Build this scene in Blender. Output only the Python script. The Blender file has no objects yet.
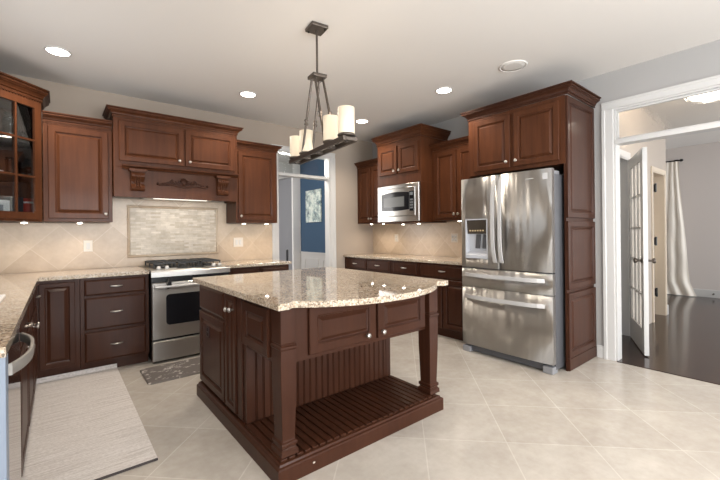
import bpy, math, random
from mathutils import Matrix, Vector
random.seed(7)
R = math.radians
PI = math.pi
scn = bpy.context.scene
col = scn.collection
# ---------------------------------------------------------------- camera, world, lights, exposure
cd = bpy.data.cameras.new('camera')
cam = bpy.data.objects.new('camera', cd)
col.objects.link(cam)
cd.sensor_width = 36.0
cd.lens = 372.94 / 720 * 36
cd.shift_y = -(240 - 232.546) / 720
cd.clip_start = 0.02
cam.matrix_world = (Matrix.Translation((-4.166, -4.784, 1.262)) @ Matrix.Rotation(R(51.008 - 90), 4, 'Z')
                    @ Matrix.Rotation(R(90), 4, 'X') @ Matrix.Rotation(R(-0.63), 4, 'Z'))
scn.camera = cam
scn.view_settings.view_transform = 'Standard'
scn.view_settings.look = 'None'
scn.view_settings.gamma = 1
scn.view_settings.use_curve_mapping = False
scn.view_settings.exposure = 0.06
scn.cycles.use_denoising = True
scn.cycles.max_bounces = 8
scn.cycles.diffuse_bounces = 5
scn.cycles.sample_clamp_indirect = 6.0
scn.cycles.caustics_reflective = False
scn.cycles.caustics_refractive = False
w = bpy.data.worlds.new('sky')
scn.world = w
w.use_nodes = True
w.node_tree.nodes['Background'].inputs[0].default_value = (0.80, 0.90, 1.0, 1)
w.node_tree.nodes['Background'].inputs[1].default_value = 1.2


def area(name, loc, d, sx, sy, power, color=(1, 1, 1), spread=180):
    l = bpy.data.lights.new(name, 'AREA')
    l.shape = 'RECTANGLE'
    l.size, l.size_y = sx, sy
    l.energy = power
    l.color = color
    l.spread = R(spread)
    o = bpy.data.objects.new(name, l)
    col.objects.link(o)
    o.location = loc
    o.rotation_euler = Vector(d).to_track_quat('-Z', 'Y').to_euler()
    return o


DAY = (0.94, 0.97, 1.0)
WARM = (1.0, 0.86, 0.70)
area('daylight_sink_window', (-5.09, -1.55, 1.62), (1, 0, 0.3), 1.25, 1.0, 16, DAY)
area('daylight_side_window', (-5.09, -6.3, 1.4), (1, 0, 0.45), 2.2, 2.0, 150, DAY)
area('daylight_rear_window', (-2.6, -8.09, 1.35), (0, 1, 0.42), 3.4, 2.2, 330, DAY)
area('daylight_hall', (3.4, -7.9, 1.5), (0, 1, 0), 2.6, 2.0, 190, DAY)
area('daylight_hall_bay', (4.6, -0.35, 1.5), (0, -1, 0), 0.8, 1.6, 30, DAY)
area('daylight_dining', (-4.4, 3.2, 1.5), (1, 0, 0), 2.0, 1.8, 120, (1.0, 0.97, 0.94))

# ---------------------------------------------------------------- materials
def newmat(name):
    m = bpy.data.materials.new(name)
    m.use_nodes = True
    nt = m.node_tree
    b = nt.nodes['Principled BSDF']
    return m, nt, b


def simple(name, c, rough=0.5, metal=0.0, coat=0.0, emit=None, estr=0, spec=None):
    m, nt, b = newmat(name)
    b.inputs['Base Color'].default_value = (*c, 1)
    b.inputs['Roughness'].default_value = rough
    b.inputs['Metallic'].default_value = metal
    b.inputs['Coat Weight'].default_value = coat
    b.inputs['Coat Roughness'].default_value = 0.12
    if spec is not None:
        b.inputs['Specular IOR Level'].default_value = spec
    if emit:
        b.inputs['Emission Color'].default_value = (*emit, 1)
        b.inputs['Emission Strength'].default_value = estr
    return m


def pos_vec(nt, swz='xyz', rot=0.0, scale=(1, 1, 1), loc=(0, 0, 0)):
    g = nt.nodes.new('ShaderNodeNewGeometry')
    s = nt.nodes.new('ShaderNodeSeparateXYZ')
    c = nt.nodes.new('ShaderNodeCombineXYZ')
    nt.links.new(g.outputs['Position'], s.inputs[0])
    for i, ch in enumerate(swz):
        if ch in 'xyz':
            nt.links.new(s.outputs['xyz'.index(ch)], c.inputs[i])
    mp = nt.nodes.new('ShaderNodeMapping')
    nt.links.new(c.outputs[0], mp.inputs['Vector'])
    mp.inputs['Rotation'].default_value = (0, 0, rot)
    mp.inputs['Scale'].default_value = scale
    mp.inputs['Location'].default_value = loc
    return mp.outputs[0]


def noise(nt, vec, scale, detail=4, rough=0.55):
    n = nt.nodes.new('ShaderNodeTexNoise')
    n.inputs['Scale'].default_value = scale
    n.inputs['Detail'].default_value = detail
    n.inputs['Roughness'].default_value = rough
    nt.links.new(vec, n.inputs['Vector'])
    return n.outputs['Fac']


def ramp(nt, fac, stops, interp='LINEAR'):
    r = nt.nodes.new('ShaderNodeValToRGB')
    r.color_ramp.interpolation = interp
    e = r.color_ramp.elements
    while len(e) < len(stops):
        e.new(0.5)
    for i, (p, c) in enumerate(stops):
        e[i].position = p
        e[i].color = (*c, 1)
    nt.links.new(fac, r.inputs[0])
    return r.outputs[0]


def mix(nt, fac, a, b, mode='MIX'):
    n = nt.nodes.new('ShaderNodeMix')
    n.data_type = 'RGBA'
    n.blend_type = mode
    for s, v in ((n.inputs[0], fac), (n.inputs[6], a), (n.inputs[7], b)):
        if isinstance(v, (int, float)):
            s.default_value = v
        elif isinstance(v, tuple):
            s.default_value = (*v, 1)
        else:
            nt.links.new(v, s)
    return n.outputs[2]


def bump(nt, b, h, strength=0.2, dist=0.01):
    n = nt.nodes.new('ShaderNodeBump')
    n.inputs['Strength'].default_value = strength
    n.inputs['Distance'].default_value = dist
    nt.links.new(h, n.inputs['Height'])
    nt.links.new(n.outputs[0], b.inputs['Normal'])


def wood_mat(name, lo, hi, rough=0.38, coat=0.07, sc=(22, 22, 1.6)):
    m, nt, b = newmat(name)
    v = pos_vec(nt, scale=sc)
    f = noise(nt, v, 1.0, 6, 0.62)
    f2 = noise(nt, pos_vec(nt), 2.2, 3)
    c = ramp(nt, f, [(0.3, lo), (0.7, hi)])
    c = mix(nt, 0.35, c, ramp(nt, f2, [(0.3, lo), (0.7, hi)]))
    nt.links.new(c, b.inputs['Base Color'])
    b.inputs['Roughness'].default_value = rough
    b.inputs['Coat Weight'].default_value = coat
    b.inputs['Coat Roughness'].default_value = 0.11
    b.inputs['Specular IOR Level'].default_value = 0.12
    return m


def tile_mat(name, swz, size, rot, origin, ca, cb, grout, rough, mortar=0.003, vein=0.5, h=None, nsc=3.0):
    m, nt, b = newmat(name)
    ox, oy = origin
    lx = -(math.cos(rot) * ox - math.sin(rot) * oy)
    ly = -(math.sin(rot) * ox + math.cos(rot) * oy)
    v = pos_vec(nt, swz, rot, (1, 1, 1), (lx, ly, 0))
    br = nt.nodes.new('ShaderNodeTexBrick')
    br.offset = 0.5 if h else 0.0
    br.offset_frequency = 2
    br.squash = 1.0
    nt.links.new(v, br.inputs['Vector'])
    br.inputs['Scale'].default_value = 1
    br.inputs['Brick Width'].default_value = size
    br.inputs['Row Height'].default_value = h or size
    br.inputs['Mortar Size'].default_value = mortar
    br.inputs['Mortar Smooth'].default_value = 0.1
    br.inputs['Color1'].default_value = (*ca, 1)
    br.inputs['Color2'].default_value = (*cb, 1)
    br.inputs['Mortar'].default_value = (*grout, 1)
    p = pos_vec(nt)
    f = noise(nt, p, nsc, 6, 0.6)
    f2 = noise(nt, p, nsc * 7, 4, 0.6)
    var = ramp(nt, f, [(0.3, (0.80, 0.78, 0.76)), (0.7, (1.08, 1.08, 1.08))])
    c = mix(nt, vein, br.outputs['Color'], var, 'MULTIPLY')
    var2 = ramp(nt, f2, [(0.3, (0.9, 0.88, 0.86)), (0.65, (1.03, 1.03, 1.03))])
    c = mix(nt, vein * 0.8, c, var2, 'MULTIPLY')
    nt.links.new(c, b.inputs['Base Color'])
    b.inputs['Roughness'].default_value = rough
    bump(nt, b, br.outputs['Fac'], 0.25, -0.002)
    return m


def granite_mat(name):
    m, nt, b = newmat(name)
    p = pos_vec(nt)
    base = ramp(nt, noise(nt, p, 7, 5, 0.6), [(0.3, (0.36, 0.285, 0.20)), (0.5, (0.49, 0.41, 0.315)), (0.72, (0.60, 0.53, 0.44))])
    vo = nt.nodes.new('ShaderNodeTexVoronoi')
    vo.inputs['Scale'].default_value = 135
    nt.links.new(p, vo.inputs['Vector'])
    sp = nt.nodes.new('ShaderNodeSeparateColor')
    nt.links.new(vo.outputs['Color'], sp.inputs[0])
    cells = ramp(nt, sp.outputs[0], [(0.0, (0.02, 0.017, 0.015)), (0.13, (0.18, 0.13, 0.10)), (0.25, (0.42, 0.34, 0.255)),
                                     (0.55, (0.57, 0.50, 0.41)), (0.85, (0.72, 0.69, 0.64))], 'CONSTANT')
    c = mix(nt, 1.0, mix(nt, 0.60, base, cells), (0.97, 0.945, 0.915), 'MULTIPLY')
    fl = ramp(nt, noise(nt, p, 80, 4, 0.7), [(0.36, (0.16, 0.12, 0.10)), (0.44, (1, 1, 1))])
    c = mix(nt, 0.6, c, fl, 'MULTIPLY')
    nt.links.new(c, b.inputs['Base Color'])
    b.inputs['Roughness'].default_value = 0.035
    b.inputs['Specular IOR Level'].default_value = 0.62
    return m


def steel_mat(name, c, rough, swz_scale, wave=0.0, aniso=0.75):
    m, nt, b = newmat(name)
    b.inputs['Base Color'].default_value = (*c, 1)
    b.inputs['Metallic'].default_value = 1
    f = noise(nt, pos_vec(nt, scale=swz_scale), 1.0, 3)
    r = nt.nodes.new('ShaderNodeMapRange')
    r.inputs['To Min'].default_value = rough * 0.95
    r.inputs['To Max'].default_value = rough * 1.08
    nt.links.new(f, r.inputs['Value'])
    nt.links.new(r.outputs[0], b.inputs['Roughness'])
    tg = nt.nodes.new('ShaderNodeTangent')
    tg.direction_type = 'RADIAL'
    tg.axis = 'Z'
    nt.links.new(tg.outputs[0], b.inputs['Tangent'])
    b.inputs['Anisotropic'].default_value = aniso
    b.inputs['Anisotropic Rotation'].default_value = 0.25
    if wave:
        f3 = noise(nt, pos_vec(nt, scale=(1, 11, 0.45)), 1.0, 1)
        bump(nt, b, f3, wave, 0.02)
    return m


def glass_mat(name, tint=(1, 1, 1), ior=1.45, rough=0.0, bumpy=0.0, haze=0.0):
    m = bpy.data.materials.new(name)
    m.use_nodes = True
    nt = m.node_tree
    nt.nodes.clear()
    out = nt.nodes.new('ShaderNodeOutputMaterial')
    tr = nt.nodes.new('ShaderNodeBsdfTransparent')
    tr.inputs[0].default_value = (*tint, 1)
    gl = nt.nodes.new('ShaderNodeBsdfGlossy')
    gl.inputs['Roughness'].default_value = rough
    fr = nt.nodes.new('ShaderNodeFresnel')
    fr.inputs[0].default_value = ior
    mx = nt.nodes.new('ShaderNodeMixShader')
    nt.links.new(fr.outputs[0], mx.inputs[0])
    nt.links.new(tr.outputs[0], mx.inputs[1])
    nt.links.new(gl.outputs[0], mx.inputs[2])
    last = mx.outputs[0]
    if haze:
        df = nt.nodes.new('ShaderNodeBsdfTranslucent')
        df.inputs[0].default_value = (0.85, 0.80, 0.74, 1)
        m2 = nt.nodes.new('ShaderNodeMixShader')
        m2.inputs[0].default_value = haze
        nt.links.new(last, m2.inputs[1])
        nt.links.new(df.outputs[0], m2.inputs[2])
        last = m2.outputs[0]
    nt.links.new(last, out.inputs[0])
    return m


M = {}
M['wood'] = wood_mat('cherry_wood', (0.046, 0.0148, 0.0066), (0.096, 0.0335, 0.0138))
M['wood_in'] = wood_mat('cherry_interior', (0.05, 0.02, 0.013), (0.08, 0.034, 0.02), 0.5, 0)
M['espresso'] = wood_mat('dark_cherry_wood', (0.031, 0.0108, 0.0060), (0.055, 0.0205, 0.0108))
M['granite'] = granite_mat('granite')
M['steel'] = steel_mat('stainless_steel', (0.50, 0.48, 0.455), 0.30, (2, 2, 160), 0, 0.95)
M['steel_f'] = steel_mat('stainless_fridge', (0.47, 0.455, 0.435), 0.40, (140, 140, 2), 0.5, 0.98)
M['steel_d'] = steel_mat('stainless_dark', (0.34, 0.31, 0.30), 0.08, (2, 2, 120), 0, 0)
M['handle_steel'] = simple('brushed_handle', (0.48, 0.47, 0.46), 0.42, 0.45)
M['fridge_handle'] = simple('satin_fridge_handle', (0.50, 0.49, 0.48), 0.5, 0.25)
M['nickel'] = simple('satin_nickel', (0.52, 0.49, 0.45), 0.32, 0.9)
M['bronze'] = simple('antique_nickel', (0.115, 0.095, 0.08), 0.42, 0.8)
M['fridge_side'] = simple('fridge_grey_side', (0.062, 0.062, 0.068), 0.45)
M['black'] = simple('black_enamel', (0.012, 0.012, 0.012), 0.25)
M['iron'] = simple('cast_iron', (0.018, 0.017, 0.017), 0.55)
M['blackglass'] = simple('black_glass', (0.010, 0.010, 0.012), 0.10, spec=0.25)
M['greyplastic'] = simple('grey_plastic', (0.20, 0.20, 0.21), 0.5)
M['darkgrey'] = simple('dark_grey_plastic', (0.07, 0.07, 0.075), 0.4)
M['lightplastic'] = simple('pale_plastic', (0.52, 0.53, 0.56), 0.4)
M['white'] = simple('white_trim_paint', (0.53, 0.52, 0.505), 0.35)
M['cream'] = simple('cream_paint', (0.62, 0.53, 0.42), 0.4)
M['plate'] = simple('wall_plate_plastic', (0.60, 0.545, 0.475), 0.4)
M['porcelain'] = simple('white_porcelain', (0.85, 0.85, 0.84), 0.12)
M['ceiling'] = simple('ceiling_paint', (0.69, 0.66, 0.625), 0.9)
M['wall'] = simple('greige_wall_paint', (0.355, 0.295, 0.240), 0.85)
M['wall_grey'] = simple('grey_wall_paint', (0.335, 0.325, 0.315), 0.85)
M['wall_hall'] = simple('hall_wall_paint', (0.56, 0.51, 0.48), 0.85)
M['wall_hall_tan'] = simple('hall_tan_paint', (0.42, 0.365, 0.315), 0.85)
M['navy'] = simple('navy_wall_paint', (0.030, 0.072, 0.135), 0.7)
M['bluegrey'] = simple('bluegrey_wall_paint', (0.27, 0.275, 0.295), 0.85)
M['edge_reflection'] = simple('edge_reflection_blue', (0.23, 0.275, 0.345), 0.45)  # blue paints in the window light reflected by the dishwasher's steel edge
M['black_chair'] = simple('black_lacquer', (0.01, 0.01, 0.012), 0.3)
M['red'] = simple('red_print', (0.35, 0.025, 0.02), 0.4)
M['paper'] = simple('white_card', (0.72, 0.71, 0.70), 0.6)
M['darkprint'] = simple('dark_print', (0.03, 0.03, 0.035), 0.5)
M['glass'] = glass_mat('clear_glass', (0.94, 0.96, 0.96))
M['drink'] = glass_mat('drinking_glass', (0.80, 0.84, 0.86), 1.7, 0.05)
M['hazeglass'] = glass_mat('hazy_pane_glass', (0.95, 0.93, 0.90), 1.4, 0.1, 0, 0.6)  # pane glass with an even whitish translucent haze
M['shelfglass'] = glass_mat('glass_shelf', (0.85, 0.92, 0.90), 1.5, 0.02)
M['rain'], _nt, _b = newmat('rain_glass')
_b.inputs['Base Color'].default_value = (0.95, 0.93, 0.90, 1)
_b.inputs['Transmission Weight'].default_value = 1
_b.inputs['Roughness'].default_value = 0.06
_b.inputs['IOR'].default_value = 1.25
bump(_nt, _b, noise(_nt, pos_vec(_nt, scale=(1, 1, 0.6)), 70, 2), 0.5, 0.004)
M['curtain'] = simple('cream_satin', (0.72, 0.66, 0.58), 0.45)
M['shade'] = simple('frosted_shade', (0.66, 0.58, 0.46), 0.4, emit=(1.0, 0.80, 0.55), estr=0.30)
M['bulb'] = simple('lamp_glow', (1, 1, 1), 0.5, emit=(1.0, 0.90, 0.76), estr=12)
M['hallglow'] = simple('hall_lamp_glow', (1, 1, 1), 0.5, emit=(1.0, 0.93, 0.80), estr=14)
M['puckglow'] = simple('puck_lens', (1, 1, 1), 0.5, emit=(1.0, 0.92, 0.80), estr=20)
M['striplight'] = simple('strip_lens', (1, 1, 1), 0.5, emit=(1.0, 0.92, 0.80), estr=1.6)
M['floor'] = tile_mat('floor_tile', 'xy_', 0.485, R(45), (-1.754, -3.253), (0.475, 0.440, 0.395), (0.515, 0.480, 0.435), (0.585, 0.555, 0.51), 0.20, 0.0035, 0.85, None, 2.6)
TRA, TRB, TRG = (0.45, 0.345, 0.245), (0.59, 0.48, 0.362), (0.56, 0.455, 0.345)
M['trav_y'] = tile_mat('travertine_stove_wall', 'xz_', 0.315, R(45), (-4.376, 1.139), TRA, TRB, TRG, 0.35, 0.003, 0.7, None, 4)
M['trav_x'] = tile_mat('travertine_fridge_wall', 'yz_', 0.315, R(45), (-1.515, 1.135), TRA, TRB, TRG, 0.35, 0.003, 0.7, None, 4)
M['mosaic'] = tile_mat('mosaic_stone', 'xz_', 0.10, 0, (0, 0), (0.47, 0.395, 0.30), (0.64, 0.565, 0.465), (0.50, 0.43, 0.34), 0.4, 0.0012, 0.9, 0.022, 16)


def rug_mat():
    m, nt, b = newmat('woven_rug')
    f = noise(nt, pos_vec(nt, scale=(3, 75, 10)), 1.0, 5, 0.7)
    f2 = noise(nt, pos_vec(nt, scale=(60, 130, 10)), 1.0, 2, 0.7)
    c = ramp(nt, f, [(0.30, (0.41, 0.37, 0.35)), (0.46, (0.60, 0.565, 0.54)), (0.62, (0.68, 0.65, 0.63))])
    c = mix(nt, 0.5, c, ramp(nt, f2, [(0.35, (0.66, 0.63, 0.61)), (0.6, (1.05, 1.05, 1.05))]), 'MULTIPLY')
    nt.links.new(c, b.inputs['Base Color'])
    b.inputs['Roughness'].default_value = 0.95
    bump(nt, b, f2, 0.5, 0.004)
    return m


def mat_mat():
    m, nt, b = newmat('printed_mat')
    v = pos_vec(nt)
    f = noise(nt, v, 5, 2, 0.5)
    band = ramp(nt, f, [(0.46, (0, 0, 0)), (0.475, (1, 1, 1)), (0.53, (1, 1, 1)), (0.58, (0, 0, 0))])
    f2 = noise(nt, v, 38, 3, 0.6)
    sc = ramp(nt, f2, [(0.50, (0, 0, 0)), (0.60, (1, 1, 1))])
    k = mix(nt, 1.0, band, sc, 'MULTIPLY')
    c = mix(nt, k, (0.120, 0.104, 0.096), (0.46, 0.43, 0.40))
    nt.links.new(c, b.inputs['Base Color'])
    b.inputs['Roughness'].default_value = 0.7
    return m


def plank_mat():
    m, nt, b = newmat('dark_hardwood')
    v = pos_vec(nt, 'xy_')
    br = nt.nodes.new('ShaderNodeTexBrick')
    nt.links.new(v, br.inputs['Vector'])
    br.inputs['Scale'].default_value = 1
    br.inputs['Brick Width'].default_value = 1.1
    br.inputs['Row Height'].default_value = 0.11
    br.inputs['Mortar Size'].default_value = 0.001
    br.inputs['Color1'].default_value = (0.024, 0.013, 0.010, 1)
    br.inputs['Color2'].default_value = (0.038, 0.020, 0.014, 1)
    br.inputs['Mortar'].default_value = (0.015, 0.01, 0.008, 1)
    nt.links.new(br.outputs['Color'], b.inputs['Base Color'])
    b.inputs['Roughness'].default_value = 0.16
    return m


def art_mat():
    m, nt, b = newmat('abstract_canvas')
    v = pos_vec(nt, scale=(1, 1, 1))
    f = noise(nt, v, 7, 5, 0.65)
    f2 = noise(nt, v, 16, 4, 0.6)
    c = ramp(nt, f, [(0.36, (0.03, 0.07, 0.11)), (0.44, (0.20, 0.34, 0.36)), (0.50, (0.62, 0.72, 0.68)), (0.66, (0.80, 0.84, 0.80))])
    c = mix(nt, 0.35, c, ramp(nt, f2, [(0.40, (0.06, 0.11, 0.16)), (0.5, (0.70, 0.72, 0.64))]))
    nt.links.new(c, b.inputs['Base Color'])
    return m


M['rug'], M['mat'], M['plank'], M['art'] = rug_mat(), mat_mat(), plank_mat(), art_mat()

# ---------------------------------------------------------------- mesh helpers
I4 = Matrix.Identity(4)


def frame(loc, rz=0):
    return Matrix.Translation(loc) @ Matrix.Rotation(R(rz), 4, 'Z')


class MB:
    """collects shapes, in the frame F, into one mesh"""
    def __init__(s, F=I4):
        s.F, s.v, s.f, s.sm = F, [], [], []

    def add(s, vs, fs, smooth=False):
        b = len(s.v)
        s.v += [s.F @ Vector(p) for p in vs]
        s.f += [tuple(b + i for i in q) for q in fs]
        s.sm += [smooth] * len(fs)
        return s

    def box(s, x0, x1, y0, y1, z0, z1):
        vs = [(x, y, z) for z in (z0, z1) for y in (y0, y1) for x in (x0, x1)]
        return s.add(vs, [(0, 2, 3, 1), (4, 5, 7, 6), (0, 1, 5, 4), (2, 6, 7, 3), (0, 4, 6, 2), (1, 3, 7, 5)])

    def loft(s, rings, smooth=False, cap=True, closed=True):
        n = len(rings[0])
        vs = [p for r in rings for p in r]
        fs = []
        for i in range(len(rings) - 1):
            for j in range(n if closed else n - 1):
                k = (j + 1) % n
                fs.append((i * n + j, i * n + k, (i + 1) * n + k, (i + 1) * n + j))
        s.add(vs, fs, smooth)
        if cap:
            s.add(rings[0], [tuple(range(n - 1, -1, -1))])
            s.add(rings[-1], [tuple(range(n))])
        return s

    def prism(s, pts, z0, z1, smooth=False):
        return s.loft([[(x, y, z0) for x, y in pts], [(x, y, z1) for x, y in pts]], smooth)

    def extrude_x(s, yz, x0, x1, smooth=False):
        return s.loft([[(x0, y, z) for y, z in yz], [(x1, y, z) for y, z in yz]], smooth)

    def lathe(s, prof, c=(0, 0, 0), n=20, axis='z', smooth=True):
        rings = []
        for r, h in prof:
            ring = []
            for k in range(n):
                a = 2 * PI * k / n
                p, q = r * math.cos(a), r * math.sin(a)
                if axis == 'z':
                    ring.append((c[0] + p, c[1] + q, c[2] + h))
                elif axis == 'y':
                    ring.append((c[0] + p, c[1] - h, c[2] + q))
                else:
                    ring.append((c[0] + h, c[1] + p, c[2] + q))
            rings.append(ring)
        return s.loft(rings, smooth)

    def tube(s, pts, r, n=8, smooth=True):
        pts = [Vector(p) for p in pts]
        rs = r if isinstance(r, (list, tuple)) else [r] * len(pts)
        rings = []
        up0 = None
        for i, p in enumerate(pts):
            d = (pts[min(i + 1, len(pts) - 1)] - pts[max(i - 1, 0)]).normalized()
            if up0 is None:
                up0 = Vector((0, 0, 1)) if abs(d.z) < 0.9 else Vector((1, 0, 0))
            sx = d.cross(up0)
            if sx.length < 1e-4:
                sx = d.cross(Vector((0, 1, 0)))
            sx.normalize()
            sy = sx.cross(d).normalized()
            up0 = sy
            rings.append([tuple(p + sx * (rs[i] * math.cos(2 * PI * k / n)) + sy * (rs[i] * math.sin(2 * PI * k / n))) for k in range(n)])
        return s.loft(rings, smooth)

    def panel(s, x0, x1, z0, z1, y, rings, yb):
        """front relief of rectangular rings (inset, depth); back at yb"""
        rr = [[(x0, yb, z0), (x1, yb, z0), (x1, yb, z1), (x0, yb, z1)]]
        for i, d in rings:
            rr.append([(x0 + i, y + d, z0 + i), (x1 - i, y + d, z0 + i), (x1 - i, y + d, z1 - i), (x0 + i, y + d, z1 - i)])
        return s.loft(rr)

    def crown(s, path, prof, closed=False):
        """sweep profile (out, z) along a 2D path; outward is to the right-hand side of travel"""
        P = [Vector(p) for p in path]
        n = len(P)
        rings = []
        for i in range(n):
            ds = []
            if i > 0:
                ds.append((P[i] - P[i - 1]).normalized())
            if i < n - 1:
                ds.append((P[i + 1] - P[i]).normalized())
            ns = [Vector((d.y, -d.x)) for d in ds]
            if len(ns) == 2:
                m = (ns[0] + ns[1]).normalized()
                m = m / max(m.dot(ns[0]), 0.2)
            else:
                m = ns[0]
            rings.append([(P[i].x + m.x * o, P[i].y + m.y * o, z) for o, z in prof])
        return s.loft(rings)

    def build(s, name, mat, parent=None, bevel=0.0, origin=None):
        me = bpy.data.meshes.new(name)
        o = bpy.data.objects.new(name, me)
        col.objects.link(o)
        if parent:
            W = I4.copy()
            q = parent
            while q:
                W = q.matrix_basis @ W
                q = q.parent
            inv = W.inverted()
            vs = [inv @ p for p in s.v]
            o.parent = parent
        else:
            if origin is None:
                xs = [p.x for p in s.v]
                ys = [p.y for p in s.v]
                zs = [p.z for p in s.v]
                origin = ((min(xs) + max(xs)) / 2, (min(ys) + max(ys)) / 2, min(zs))
            og = Vector(origin)
            vs = [p - og for p in s.v]
            o.location = og
        me.from_pydata([tuple(p) for p in vs], [], s.f)
        me.validate()
        import bmesh
        bm = bmesh.new()
        bm.from_mesh(me)
        bmesh.ops.recalc_face_normals(bm, faces=bm.faces)
        bm.to_mesh(me)
        bm.free()
        if len(me.polygons) == len(s.sm):
            for p, f in zip(me.polygons, s.sm):
                p.use_smooth = f
        me.materials.append(M[mat] if isinstance(mat, str) else mat)
        if bevel:
            b = o.modifiers.new('bevel', 'BEVEL')
            b.width = bevel
            b.segments = 2
            b.limit_method = 'ANGLE'
            b.angle_limit = R(50)
        return o


def thing(name, label, cat, F, group=None):
    o = bpy.data.objects.new(name, None)
    col.objects.link(o)
    o.empty_display_size = 0.1
    o.location = F.to_translation()
    o.rotation_euler = F.to_euler()
    o['label'] = label
    o['category'] = cat
    if group:
        o['group'] = group
    return o


def tag(o, label, cat, group=None):
    o['label'] = label
    o['category'] = cat
    if group:
        o['group'] = group
    return o


def struct(o):
    o['kind'] = 'structure'
    return o


def sbox(name, mat, *b, bevel=0):
    return struct(MB().box(*b).build(name, mat, bevel=bevel))


DOOR = [(0, 0.004), (0.004, 0), (0.048, 0), (0.051, 0.003), (0.054, 0.004), (0.057, 0.012), (0.064, 0.014), (0.067, 0.012), (0.081, 0.003), (0.083, 0.001), (0.086, 0.001)]
DOORS = [(0, 0.004), (0.004, 0), (0.036, 0), (0.040, 0.004), (0.044, 0.009), (0.050, 0.010), (0.053, 0.009), (0.072, 0.002), (0.075, 0.001)]
SLAB = [(0, 0.012), (0.003, 0.006), (0.010, 0.003), (0.016, 0.0)]


def knob(F, x, z, y, parent, mat='nickel', r=0.016):
    return MB(F).lathe([(0.006, 0), (0.006, 0.012), (r * 0.75, 0.016), (r, 0.022), (r, 0.027), (r * 0.7, 0.032), (0.001, 0.033)], (x, y, z), 14, 'y').build('knob', mat, parent)


def pull(F, x, z, y, parent, w=0.10):
    pts, rs = [], []
    for i in range(11):
        t = -1 + i / 5
        pts.append((x + t * w / 2, y - 0.004 - 0.022 * (1 - t * t), z))
        rs.append(0.0035 + 0.005 * (1 - t * t))
    return MB(F).tube(pts, rs, 8).build('handle', 'nickel', parent)


def door(F, root, x0, x1, z0, z1, yf=0.0, knobs=(), mat='wood', rings=None, name='door', t=0.02):
    rings = rings or (DOOR if min(x1 - x0, z1 - z0) > 0.24 else DOORS)
    d = MB(F).panel(x0, x1, z0, z1, yf - t, rings, yf).build(name, mat, root)
    for kx, kz in knobs:
        knob(F, kx, kz, yf - t, d)
    return d


def drawer(F, root, x0, x1, z0, z1, yf=0.0, mat='wood', pulls=1, t=0.02):
    d = MB(F).panel(x0, x1, z0, z1, yf - t, SLAB, yf).build('drawer', mat, root)
    for i in range(pulls):
        pull(F, x0 + (x1 - x0) * (i + 0.5) / pulls, (z0 + z1) / 2 + 0.005, yf - t, d)
    return d


CROWN = [(0, 0), (0.009, 0), (0.009, 0.012), (0.004, 0.014), (0.004, 0.020), (0.013, 0.024), (0.016, 0.034), (0.026, 0.046), (0.040, 0.052), (0.040, 0.057), (0.050, 0.060), (0.050, 0.070), (0.045, 0.072), (0.045, 0.076), (0.060, 0.079), (0.060, 0.089), (0, 0.089)]


def crown_prof(z, s=1.0, h=1.0):
    return [(o * s, z + q * h) for o, q in CROWN]


# ---------------------------------------------------------------- the room
ZC = 2.79
T = 0.12
XL, YR = -4.94, -8.0
# floors
sbox('floor', 'floor', XL - T, 0.0, YR - T, 0.0, -0.10, 0.0)
sbox('floor_hall', 'plank', 0.0, 5.4, YR - T, 2.0, -0.10, 0.0)
sbox('floor_dining', 'plank', -4.7, 0.0, 0.0, 6.2, -0.10, 0.0)
sbox('ceiling', 'ceiling', XL - T, T, YR - T, T, ZC, ZC + 0.1)
sbox('ceiling_hall', 'ceiling', T, 5.4, YR - T, 2.0, 2.83, 2.93)
sbox('ceiling_dining', 'ceiling', -4.7, T, T, 6.2, ZC, ZC + 0.1)
# stove wall with the cased doorway
DX0, DX1, OZ = -1.77, -0.885, 2.425
wb = MB().box(XL - T, DX0, 0, T, 0, ZC)
wb.box(DX0, DX1, 0, T, OZ, ZC).box(DX1, 0.0, 0, T, 0, ZC)
struct(wb.build('wall_back', 'wall'))
# fridge wall with the cased opening to the hall
HY0, HY1 = -3.535, -5.15
wr = MB().box(0, T, HY0, T, 0, ZC).box(0, T, HY1, HY0, OZ, ZC).box(0, T, YR, HY1, 0, ZC)
struct(wr.build('wall_right', 'wall_grey'))
# sink wall and rear wall with windows
wl = MB()
wy = [(-0.92, -2.18, 1.10, 2.14), (-5.2, -7.4, 0.4, 2.4)]
wl.box(XL - T, XL, wy[0][0], 0, 0, ZC).box(XL - T, XL, wy[1][0], wy[0][1], 0, ZC).box(XL - T, XL, YR, wy[1][1], 0, ZC)
for a, b, z0, z1 in wy:
    wl.box(XL - T, XL, b, a, 0, z0).box(XL - T, XL, b, a, z1, ZC)
struct(wl.build('wall_left', 'wall'))
wq = MB().box(XL - T, -4.3, YR - T, YR, 0, ZC).box(-0.9, T, YR - T, YR, 0, ZC).box(-4.3, -0.9, YR - T, YR, 0, 0.25).box(-4.3, -0.9, YR - T, YR, 2.45, ZC)
struct(wq.build('wall_rear', 'wall'))


def window_frame(name, F, w_, h_, cols, rows):
    r = struct(MB(F).box(-0.09, 0, -0.02, 0.02, -0.09, h_ + 0.09).box(w_, w_ + 0.09, -0.02, 0.02, -0.09, h_ + 0.09)
               .box(0, w_, -0.02, 0.02, -0.09, 0).box(0, w_, -0.02, 0.02, h_, h_ + 0.09).build(name, 'white'))
    b = MB(F)
    for i in range(cols + 1):
        x = w_ * i / cols
        b.box(max(x - 0.02, 0.001), min(x + 0.02, w_ - 0.001), 0.03, 0.06, 0, h_)
    for i in range(rows + 1):
        z = h_ * i / rows
        b.box(0.001, w_ - 0.001, 0.031, 0.059, max(z - 0.02, 0.001), min(z + 0.02, h_ - 0.001))
    b.build('sash', 'white', r)
    return r


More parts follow.
